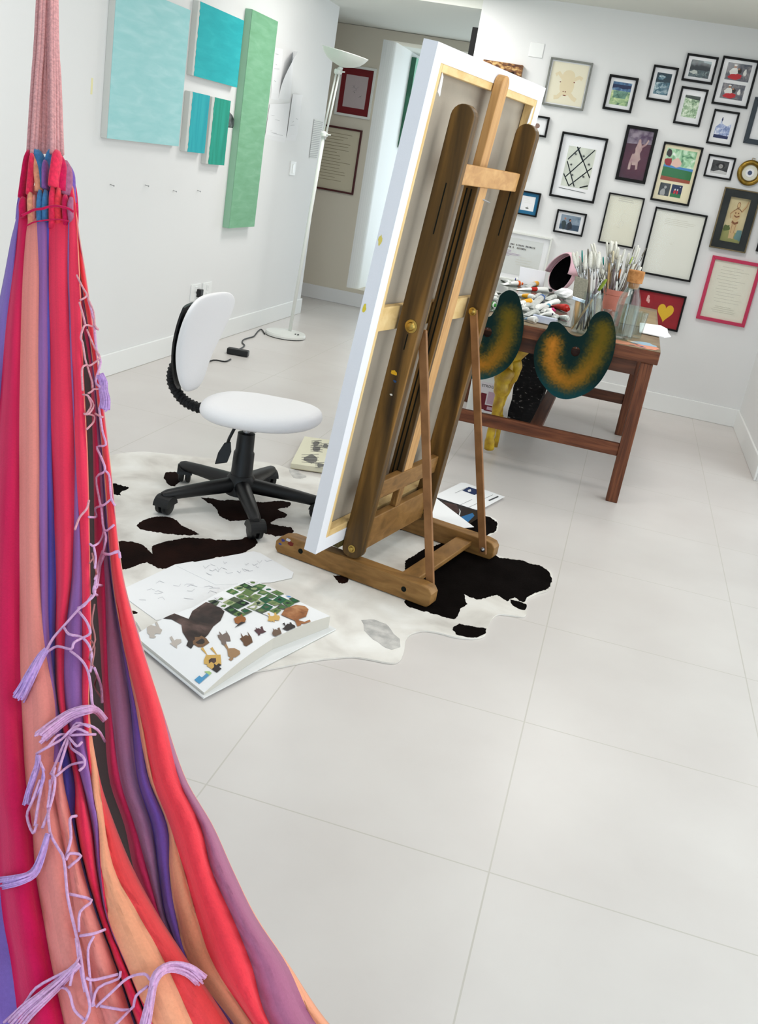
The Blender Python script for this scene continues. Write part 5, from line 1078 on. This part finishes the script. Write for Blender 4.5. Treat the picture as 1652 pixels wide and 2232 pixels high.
ys = thing('yellow_stand', (-.49, 3.30, 0), 'gnarled yellow painted stand with tapering legs under the table', 'stand')
def py(p, y): return onY(p, y)
MB().tube(smooth_path([py(p, y) for p, y in [((1066, 978), 3.26), ((1068, 955), 3.25), ((1073, 930), 3.25), ((1083, 890), 3.26), ((1091, 855), 3.27), ((1095, 828), 3.28), ((1108, 805), 3.30)]]), [.027]*4+[.022]*4+[.021]*4+[.026]*4+[.038]*4+[.046]*4+[.04], 12).build('leg', yw, ys, True)
MB().tube(smooth_path([py(p, y) for p, y in [((1090, 905), 3.40), ((1093, 880), 3.38), ((1102, 855), 3.36), ((1115, 825), 3.34), ((1124, 800), 3.33), ((1120, 782), 3.32)]]), [.014]*4+[.018]*4+[.022]*4+[.03]*4+[.034]*4+[.022], 12).build('leg', yw, ys, True)
b3 = py((1092, 905), 3.40); MB().tube([Vector((b3.x, 3.42, .0)), Vector((b3.x+.004, 3.41, .06)), b3], [.016, .013, .014], 10).build('leg', yw, ys, True)
MB().tube(smooth_path([py((1100, 812), 3.30), py((1112, 790), 3.33)+Vector((0, 0, .03)), Vector((-.43, 3.35, .60)), Vector((-.43, 3.36, .64))]), [.04]*4+[.05]*4+[.05]*4+[.03], 12).build('head', yw, ys, True)
bsk = MB(); bx0, bx1, by0, by1 = -.50, -.335, 4.0, 4.28; rows = []
for i in range(9):
    z = .012+.56*i/8; e = .006*(i % 2)
    rows.append([Vector((x, y, z)) for x, y in [(bx0-e, by0-e), ((bx0+bx1)/2, by0-e-.01), (bx1+e, by0-e), (bx1+e+.008, (by0+by1)/2), (bx1+e, by1+e), ((bx0+bx1)/2, by1+e), (bx0-e, by1+e), (bx0-e-.008, (by0+by1)/2)]])
bsk.grid(rows, closed=True); bsk.poly(rows[0][::-1])
tag(bsk.build('woven_basket', ramp_mat('black_woven_flecked', [(.5, (16, 15, 16)), (.66, (30, 28, 28)), (.74, (150, 146, 140))], (40, 40, 90), 3, 0, 'Object', .8, .2, .8)), 'black woven basket with pale flecks on the floor under the table', 'basket')
# ------------------------------------------------------------------ hammock
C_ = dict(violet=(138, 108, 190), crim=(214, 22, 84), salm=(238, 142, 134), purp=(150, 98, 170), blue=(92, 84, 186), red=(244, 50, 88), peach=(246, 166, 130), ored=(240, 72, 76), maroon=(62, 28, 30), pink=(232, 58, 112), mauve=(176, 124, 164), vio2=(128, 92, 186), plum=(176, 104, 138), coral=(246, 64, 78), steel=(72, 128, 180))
ROWS = [405, 440, 470, 520, 600, 700, 800, 1000, 1250, 1400, 1550, 1700, 1800, 1900, 2000, 2100, 2232, 2400, 2560]
DEP = [2.205, 2.195, 2.18, 2.14, 2.08, 2.0, 1.92, 1.76, 1.58, 1.48, 1.38, 1.29, 1.245, 1.2, 1.165, 1.135, 1.11, 1.09, 1.08]
A = {405: [48, 52, 66, 80, 98, 107, 148, 150, 157, 158, 159], 440: [37, 42, 62, 80, 100, 107, 150, 152, 162, 163, 164], 470: [37, 42, 62, 80, 101, 107, 149, 152, 164, 165, 166], 520: [25, 37, 56, 82, 102, 107, 148, 151, 168, 169, 170], 600: [10, 28, 50, 85, 103, 107, 147, 151, 172, 173, 174],
     700: [-10, 15, 46, 84, 103, 108, 151, 155, 176, 177, 178], 800: [-30, 6, 44, 84, 104, 110, 155, 158, 179, 180, 181], 1000: [-60, -10, 42, 86, 103, 113, 163, 166, 189, 190, 191],
     1250: [-100, -30, 43, 87, 105, 123, 157, 178, 194, 195, 196], 1400: [-110, -35, 43, 97, 108, 121, 141, 179, 196, 197, 198], 1550: [-130, -30, 48, 120, 125, 128, 144, 180, 191, 193, 194],
     1700: [-150, -20, 56, 117, 138, 162, 178, 199, 200, 215, 217], 1800: [-160, -10, 70, 130, 158, 165, 200, 215, 216, 228, 250], 1900: [-170, -2, 77, 150, 180, 186, 212, 221, 222, 250, 292], 2000: [-180, 7, 94, 165, 210, 216, 233, 236, 237, 305, 347],
     2100: [-180, 25, 112, 190, 248, 252, 272, 275, 276, 360, 412], 2232: [-180, 42, 140, 230, 290, 296, 326, 330, 331, 420, 500], 2400: [-180, 62, 175, 280, 345, 352, 390, 396, 397, 500, 600], 2560: [-180, 80, 205, 325, 398, 406, 450, 456, 458, 575, 695]}
ACOL = ['violet', 'crim', 'salm', 'purp', 'blue', 'red', 'purp', 'red', 'peach', 'ored']
AOFF = [.10, .045, .018, .0, .016, .030, .020, .004, .0, .012, .045]; ABUL = [.03, .035, .022, .02, .008, .030, .02, .014, .010, .012]
B = {405: [118, 148, 150, 152, 153, 154, 156, 157, 158], 440: [120, 150, 153, 155, 156, 157, 160, 161, 162], 470: [120, 151, 153, 155, 156, 157, 165, 166, 167], 520: [128, 155, 160, 163, 165, 166, 172, 173, 174], 600: [150, 168, 172, 175, 176, 177, 185, 186, 187], 700: [158, 180, 186, 190, 191, 192, 199, 200, 201],
     800: [165, 196, 200, 203, 204, 205, 212, 214, 215], 1000: [175, 204, 215, 222, 225, 227, 237, 238, 239], 1250: [185, 209, 228, 240, 244, 246, 265, 266, 267], 1400: [187, 219, 233, 264, 268, 270, 304, 306, 307],
     1550: [185, 228, 243, 285, 298, 305, 352, 353, 354], 1700: [200, 240, 262, 300, 325, 334, 390, 404, 405], 1800: [235, 273, 295, 330, 365, 372, 437, 462, 463], 1900: [280, 295, 322, 345, 369, 402, 462, 507, 508],
     2000: [325, 338, 350, 362, 384, 430, 507, 556, 558], 2100: [372, 385, 395, 405, 413, 466, 547, 622, 626], 2232: [450, 470, 485, 500, 512, 550, 588, 688, 716], 2400: [545, 575, 590, 605, 622, 670, 722, 840, 880], 2560: [630, 665, 685, 700, 718, 775, 840, 985, 1035]}
BCOL = ['maroon', 'pink', 'mauve', 'vio2', 'peach', 'coral', 'plum', 'peach']  # maroon: inner strip, cloth colour darkened to paint in the shade of the gap
BOFF = [.36, .10, .085, .095, .075, .06, .045, .08, .105]; BBUL = [.0, .012, .02, .02, .01, .03, .025, .008]
hm = thing('hammock', dep((110, 2560), 1.08), 'striped red, pink and purple hammock hanging at the left foreground', 'hammock')
HMAT = vcol_mat('woven_cotton', .85, .1, .5, 700, .15, .18)
samples = []
def panel(tab, cols_, offs, buls, name, nr=96, ns=6, lo=lambda y: 0, override=None):
    ys = [ROWS[0]+(ROWS[-1]-ROWS[0])*i/nr for i in range(nr+1)]; rows = []; colr = []
    nb = len(cols_)
    for y in ys:
        xs = [catmull(ROWS, [tab[r][k] for r in ROWS], y) for k in range(nb+1)]
        D = catmull(ROWS, DEP, y); s = min(1, .30+.7*max(0, (y-470))/900)
        pinch = .35 if y < 480 else 1
        r_ = []
        for k in range(nb):
            wid = max(.0, min(1, (xs[k+1]-xs[k])/26))
            for j in range(ns):
                u = j/ns; x = xs[k]+(xs[k+1]-xs[k])*u; o_ = offs[k]+(offs[k+1]-offs[k])*u-buls[k]*math.sin(math.pi*u)*wid
                rip = .0025*math.sin(y*.021+k*2.1)+.002*math.sin(x*.35+k)
                r_.append(dep((x, y), D+(o_*s+rip)*pinch)); samples.append((x, y, D+(o_*s+rip)*pinch))
        r_.append(dep((xs[nb], y), D+offs[nb]*s)); rows.append(r_)
    g = MB().grid(rows); o = g.build(name, HMAT, hm, True, recalc=False)
    me = o.data; ca = me.color_attributes.new('Col', 'FLOAT_COLOR', 'CORNER'); w_ = len(rows[0])-1; li = 0; buf = []
    for i in range(nr):
        for j in range(w_):
            k = j//ns; c = cols_[k]
            if override: c = override(k, ys[i], c)
            rgb = C_[c]; v = 1+.02*math.sin(j*2.1)
            q = lin(tuple(min(255, x*v) for x in rgb)); buf += list(q)*4
    ca.data.foreach_set('color', buf)
    sm = o.modifiers.new('thickness', 'SOLIDIFY'); sm.thickness = .0018; sm.offset = 0
    return o
panel(A, ACOL, AOFF, ABUL, 'near_side_cloth', override=lambda k, y, c: ('salm' if k == 3 and y > 1640 else 'mauve' if k == 2 and 1620 < y < 2020 and False else c))
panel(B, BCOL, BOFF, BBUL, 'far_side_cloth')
# gathered loops above the binding
def lobe(pts, w, c, d0, name='gathered_loop', thick=.45, dz=0):
    P_ = smooth_path([dep(p, d0+dz) for p in pts], 3); rs = [w*1.6/FPX*d0/2]*len(P_); rs[0] *= .5; rs[1] *= .8; rs[2] *= .95
    g = MB().tube(P_, rs, 10, flat=thick); m = mat('cotton_%s' % c, C_[c], .85, .1, var=.12, vscale=120, bump=.4, bscale=500, sheen=.2)
    return g.build(name, m, hm, True)
LB = [([(64, 328), (58, 355), (52, 395), (47, 432)], 16, 'crim', .0), ([(70, 335), (69, 370), (66, 400), (64, 425)], 15, 'red', -.012), ([(73, 338), (80, 365), (84, 395), (85, 418)], 13, 'peach', -.006),
      ([(79, 326), (87, 345), (95, 372), (98, 412)], 18, 'steel', .004), ([(99, 350), (99, 375), (99, 412)], 16, 'purp', -.008), ([(114, 325), (108, 345), (103, 375), (104, 415)], 18, 'steel', .006),
      ([(126, 329), (124, 352), (119, 385), (117, 408)], 24, 'red', -.018), ([(132, 340), (135, 365), (134, 390), (133, 415)], 14, 'crim', -.006), ([(141, 350), (146, 375), (146, 400), (144, 425)], 17, 'plum', .006), ([(150, 362), (155, 385), (156, 415), (158, 440)], 13, 'vio2', .02), ([(157, 392), (161, 420), (164, 460), (163, 500)], 10, 'crim', .03),
      ([(44, 430), (42, 455), (40, 480)], 12, 'vio2', .02), ([(38, 500), (36, 530), (34, 545)], 9, 'blue', .03)]
for p_, w_, c_, dz_ in LB: lobe(p_, w_, c_, 2.19, dz=dz_)
# bound neck below the loops
NK = [([(52, 430), (50, 452), (52, 475)], 16, 'crim'), ([(66, 420), (68, 452), (70, 490)], 15, 'peach'), ([(75, 425), (76, 452), (74, 485)], 9, 'salm'), ([(88, 415), (87, 452), (88, 490)], 14, 'steel'), ([(100, 415), (99, 452), (100, 485)], 14, 'steel'), ([(115, 408), (116, 452), (116, 500)], 17, 'red'), ([(128, 410), (127, 452), (130, 500)], 13, 'coral'), ([(143, 425), (142, 452), (146, 500)], 13, 'crim'), ([(156, 430), (153, 455), (158, 500)], 12, 'plum')]
for p_, w_, c_ in NK: lobe(p_, w_, c_, 2.175, 'gathered_loop', .6, 0)
MB().tube(smooth_path([dep(p, 2.155) for p in [(48, 470), (60, 464), (75, 457), (92, 455), (105, 451), (122, 449), (140, 452), (152, 456), (160, 462)]]), .0028, 8).build('binding_cord', mat('cotton_crim', C_['crim']), hm, True)
MB().tube(smooth_path([dep(p, 2.157) for p in [(58, 492), (75, 484), (100, 480), (125, 478), (150, 482)]]), .0018, 6).build('binding_cord', mat('cotton_crim', C_['crim']), hm, True)
# suspension cords to the ceiling hook
ROPE = mat('dusty_pink_rope', (226, 166, 168), .9, .1, var=.12, vscale=150, bump=.5, bscale=350)
top = dep((106, 0), 2.42); dirv = (top-dep((100, 330), 2.2)).normalized(); hook = top+dirv*((ZC-.05-top.z)/dirv.z)
for k, (x0, x1, dz) in enumerate([(62, 83, .01), (70, 90, -.005), (78, 97, .0), (84, 93, .012), (92, 103, .02), (99, 100, .03), (108, 108, .012), (113, 112, -.006), (118, 117, .0), (126, 121, .008), (135, 123, .014), (88, 99, .035)]):
    a = dep((x0, 332+abs(x0-98)*.12), 2.19+dz); c = dep((x1, 0), 2.42+dz*.5); e = hook+Vector(((x1-103)*.0006, 0, 0))
    MB().tube(smooth_path([a, a.lerp(c, .45), c, e]), .0052, 8).build('suspension_cord', ROPE, hm, True)
hk = MB().tube(smooth_path([Vector((hook.x, hook.y, ZC)), Vector((hook.x, hook.y, ZC-.03)), hook+Vector((.02, 0, .01)), hook+Vector((.0, 0, -.012)), hook+Vector((-.02, 0, .008))]), .005, 8).lathe((hook.x, hook.y, ZC-.006), [(.03, 0), (.03, .0055)], 20)
tag(hk.build('ceiling_hook', STEEL, None, True), 'steel ceiling hook carrying the hammock cords', 'hook')
# macrame fringe
SA = np.array(samples)
def surf(p):
    d2 = (SA[:, 0]-p[0])**2+(SA[:, 1]-p[1])**2; near = d2 < 16**2
    return float(SA[near, 2].min()) if near.any() else float(SA[int(d2.argmin()), 2])
YARN = {'a': mat('lavender_yarn', (226, 176, 218), .9, .1, var=.1, vscale=200, bump=.4, bscale=500), 'b': mat('violet_yarn', (204, 164, 226), .9, .1, var=.1, vscale=200, bump=.4, bscale=500), 'c': mat('rose_yarn', (232, 168, 180), .9, .1, var=.1, vscale=200, bump=.4, bscale=500), 'd': mat('dusky_yarn', (176, 120, 122), .9, .1)}
def cords(name, sc, ox, oy, lst, w=5.5, col_='a', off=.010):
    g = MB()
    for ln in lst:
        px = [(ox+x/sc, oy+y/sc) for x, y in ln]
        if len(px) == 2: px = [px[0], ((px[0][0]+px[1][0])/2+1, (px[0][1]+px[1][1])/2+1), px[1]]
        ds_ = [surf(p) for p in px]
        P_ = smooth_path([dep(p, d-off) for p, d in zip(px, ds_)], 3)
        rs = [w/2/FPX*sum(ds_)/len(ds_)]*len(P_)
        g.tube(P_, rs, 6)
    return g.build(name, YARN[col_], hm, True)
def tassel(sc, ox, oy, line, n_, w0, w1, col_='b', cw=4.5, off=.012):
    n_ = int(n_*1.5); cw *= .8
    px = [(ox+x/sc, oy+y/sc) for x, y in line]; g = MB(); d0 = sum(surf(p) for p in px)/len(px)
    for k in range(n_):
        s_ = (k/(n_-1)-.5) if n_ > 1 else 0; P_ = []
        for i, p in enumerate(px):
            a = px[max(i-1, 0)]; c = px[min(i+1, len(px)-1)]; dx, dy = c[0]-a[0], c[1]-a[1]; L_ = math.hypot(dx, dy) or 1
            w_ = (w0+(w1-w0)*i/(len(px)-1)); P_.append(dep((p[0]-dy/L_*s_*w_+R.uniform(-.8, .8), p[1]+dx/L_*s_*w_+R.uniform(-.8, .8)), min(surf(p), d0+.02)-off-.006*math.cos(s_*3)+R.uniform(-.003, .003)))
        e_ = R.uniform(.72, 1.06); P_[-1] = P_[-2].lerp(P_[-1], e_); g.tube(smooth_path(P_, 3), cw/2/FPX*d0*R.uniform(.7, 1.1), 6)
    return g.build('tassel', YARN[col_], hm, True)
a6 = (3.382, 0, 600)
cords('macrame_fringe', *a6, [[(565, 0), (610, 90), (640, 150), (590, 185)], [(640, 150), (690, 270), (700, 370), (725, 400), (665, 372), (620, 375), (595, 460), (610, 500), (640, 660), (700, 642), (735, 600), (700, 540), (640, 400)], [(585, 200), (630, 370)], [(640, 660), (605, 690), (610, 850)], [(640, 660), (680, 790), (690, 840), (785, 820)], [(690, 840), (650, 870)], [(610, 880), (650, 890), (690, 960), (655, 1020), (620, 1025)], [(650, 890), (672, 960), (640, 1020)], [(620, 1020), (690, 1035), (690, 1080), (640, 1135)], [(700, 1020), (760, 1047)]], 4.6, 'c')
cords('macrame_fringe', *a6, [[(650, 180), (690, 330), (710, 540), (742, 640), (705, 780), (745, 830)], [(730, 980), (755, 1150), (780, 1250), (715, 1265), (745, 1340), (775, 1440), (710, 1490), (730, 1640), (750, 1700), (820, 1650)], [(775, 1440), (805, 1480), (820, 1640), (848, 1700)], [(750, 1700), (702, 1720), (710, 1780), (655, 1782)], [(745, 1700), (770, 1880), (840, 1840)], [(770, 1880), (740, 1960), (690, 1995), (662, 1980)], [(770, 1880), (780, 1960), (725, 2160), (700, 2240)], [(770, 2060), (822, 2052), (872, 2040)], [(690, 1995), (705, 2080), (700, 2160)], [(770, 2060), (735, 2150), (715, 2240)]], 5.2, 'a')
tassel(*a6, [(735, 730), (762, 790), (760, 850), (775, 920), (768, 1000)], 9, 13, 24, 'b', 5)
cords('macrame_fringe', *a6, [[(655, 1660), (640, 1720), (590, 1780), (568, 1830), (552, 1875)]], 5, 'c')
a7 = (3.591, 0, 1200)
cords('macrame_fringe', *a7, [[(805, 0), (770, 110), (745, 270)], [(790, 60), (775, 180), (755, 290)], [(800, 20), (860, 30), (925, 5), (940, 60)], [(800, 275), (745, 270), (735, 330), (760, 350)], [(745, 290), (735, 350), (690, 395), (620, 455), (500, 590), (420, 680), (365, 775)], [(720, 350), (660, 430), (610, 450)], [(620, 480), (680, 560), (706, 645), (650, 682), (580, 720), (555, 772), (450, 750), (375, 790)], [(500, 600), (540, 655), (640, 680), (705, 760), (720, 880), (705, 950)], [(550, 785), (640, 860), (690, 950), (712, 1080), (722, 1200), (742, 1222)], [(740, 920), (790, 1060), (800, 1190)]], 6.2, 'a')
cords('macrame_fringe', *a7, [[(740, 420), (720, 560), (745, 700), (700, 840), (760, 960), (740, 1060), (790, 1150)], [(710, 700), (740, 760), (720, 900)], [(720, 20), (745, 130), (760, 200)], [(700, 100), (740, 40), (735, 0)]], 4, 'd', .004)
tassel(*a7, [(365, 775), (320, 830), (250, 960), (190, 1080), (140, 1165)], 8, 10, 30, 'b', 6)
tassel(*a7, [(825, 1330), (760, 1255), (690, 1245), (560, 1280), (430, 1370), (300, 1475)], 9, 10, 28, 'a', 6)
cords('macrame_fringe', *a7, [[(822, 1495), (765, 1405), (660, 1360), (560, 1400), (480, 1480), (370, 1540), (285, 1592)], [(530, 1450), (600, 1395), (690, 1430)], [(530, 1450), (640, 1440), (750, 1440)], [(530, 1450), (600, 1530), (640, 1500)], [(540, 1490), (560, 1550), (650, 1615), (662, 1680), (622, 1722)], [(655, 1655), (550, 1680), (440, 1765)], [(530, 1450), (480, 1560), (430, 1680), (400, 1745)], [(540, 1460), (490, 1620), (455, 1740)], [(530, 1440), (450, 1450), (370, 1545)], [(290, 1600), (330, 1690), (345, 1725)], [(395, 1745), (430, 1780), (420, 1900), (390, 2010)], [(430, 1700), (395, 1850), (375, 2010)], [(545, 1430), (600, 1350), (700, 1380)]], 6, 'a')
tassel(*a7, [(300, 1600), (295, 1680), (260, 1780), (225, 1900), (205, 2000)], 4, 8, 14, 'b', 5.5)
cords('macrame_fringe', *a7, [[(340, 1720), (315, 1860), (235, 1990)], [(330, 1690), (345, 1780), (320, 1850)]], 5, 'b')
a8 = (2.294, 0, 1700)
cords('macrame_fringe', *a8, [[(200, 0), (160, 110), (135, 180), (165, 265), (185, 220)], [(215, 0), (190, 130), (175, 230)], [(250, 0), (250, 130), (212, 240)], [(240, 130), (250, 260), (290, 340), (320, 400), (335, 560), (352, 650), (380, 770), (400, 860), (420, 1000), (450, 1130), (430, 1200)], [(383, 180), (350, 195), (355, 290), (330, 385)], [(330, 400), (350, 368), (405, 380), (340, 440)], [(345, 570), (458, 602), (400, 660), (395, 760)], [(400, 780), (470, 768), (525, 748)], [(470, 780), (440, 850), (450, 990)], [(450, 990), (455, 1060), (470, 1130)], [(385, 930), (300, 972), (180, 1040), (120, 1120), (20, 1212)], [(400, 880), (370, 940), (350, 1030)], [(240, 1080), (300, 1038), (345, 1060), (372, 1150), (430, 1205)], [(460, 1135), (490, 1040), (590, 995), (602, 958)], [(590, 972), (470, 1000), (430, 990)], [(480, 1135), (560, 1060), (640, 990), (720, 970), (752, 1000)], [(500, 1130), (650, 1150), (680, 1080), (740, 1030)], [(650, 1150), (580, 1221), (540, 1260)], [(430, 1200), (400, 1240), (380, 1290)], [(380, 790), (395, 900), (425, 1060)]], 6.5, 'a')
tassel(*a8, [(240, 270), (205, 390), (165, 468), (90, 500), (-10, 520)], 5, 8, 26, 'b', 7)
tassel(*a8, [(390, 920), (300, 1010), (210, 1090), (130, 1160), (60, 1240)], 5, 10, 40, 'a', 8)
tassel(*a8, [(755, 1060), (785, 975), (850, 935), (940, 950), (1015, 1010)], 6, 12, 30, 'a', 8)
tassel(*a8, [(765, 1030), (750, 1100), (735, 1180), (715, 1270)], 5, 10, 22, 'a', 8)
# ------------------------------------------------------------------ light
w = bpy.data.worlds.new('world'); SC.world = w; w.use_nodes = True
w.node_tree.nodes['Background'].inputs['Color'].default_value = (.92, .95, 1, 1); w.node_tree.nodes['Background'].inputs['Strength'].default_value = 1.0
def area(name, loc, rot, sx_, sy_, power, c=(1, 1, 1)):
    L = bpy.data.lights.new(name, 'AREA'); L.shape = 'RECTANGLE'; L.size = sx_; L.size_y = sy_; L.energy = power; L.color = c
    o = bpy.data.objects.new(name, L); COL.objects.link(o); o.location = loc; o.rotation_euler = rot; return o
area('daylight_right', (XR+.45, (WY0+WY1)/2, 1.25), (0, math.radians(90), 0), 2.3, WY1-WY0, 190, (1, .985, .985))
area('daylight_front', (-.7, -4.6, 1.25), (math.radians(90), 0, 0), 2.4, 2.2, 125, (.63, .81, 1))
area('daylight_alcove', (-1.0, 9.75, 1.3), (math.radians(-90), 0, 0), 1.3, 2.0, 75, (.82, .93, 1))
# ceiling panels: real fixtures above the frame
PANEL = bpy.data.materials.new('lit_diffuser'); PANEL.use_nodes = True
PANEL.node_tree.nodes['Principled BSDF'].inputs['Emission Color'].default_value = (1, .96, .9, 1); PANEL.node_tree.nodes['Principled BSDF'].inputs['Emission Strength'].default_value = 2.0
for k, (x, y, pw) in enumerate([(-1.65, 4.75, 34), (.15, 3.8, 27), (-1.55, 1.3, 20), (.15, 1.2, 14)]):
    fx = MB().box((x-.31, y-.31, ZC-.022), (x+.31, y+.31, ZC-.001)).build('ceiling_panel', TRIM)
    tag(fx, 'square ceiling light panel ' + ['above the floor lamp at the left wall end', 'above the work table', 'above the swivel chair and cowhide rug', 'above the bare floor right of the hammock'][k], 'ceiling light')
    MB().box((x-.28, y-.28, ZC-.026), (x+.28, y+.28, ZC-.022)).build('diffuser', PANEL, fx)
    area('panel_light', (x, y, ZC-.03), (0, 0, 0), .56, .56, pw, (1, .975, .94))
SC.view_settings.view_transform = 'Standard'; SC.view_settings.look = 'None'; SC.view_settings.gamma = 1; SC.view_settings.use_curve_mapping = False
SC.view_settings.exposure = -0.78
cy = SC.cycles; cy.use_denoising = True; cy.max_bounces = 9; cy.diffuse_bounces = 6; cy.glossy_bounces = 4; cy.transmission_bounces = 8; cy.transparent_max_bounces = 24
cy.caustics_reflective = False; cy.caustics_refractive = False; cy.sample_clamp_indirect = 6
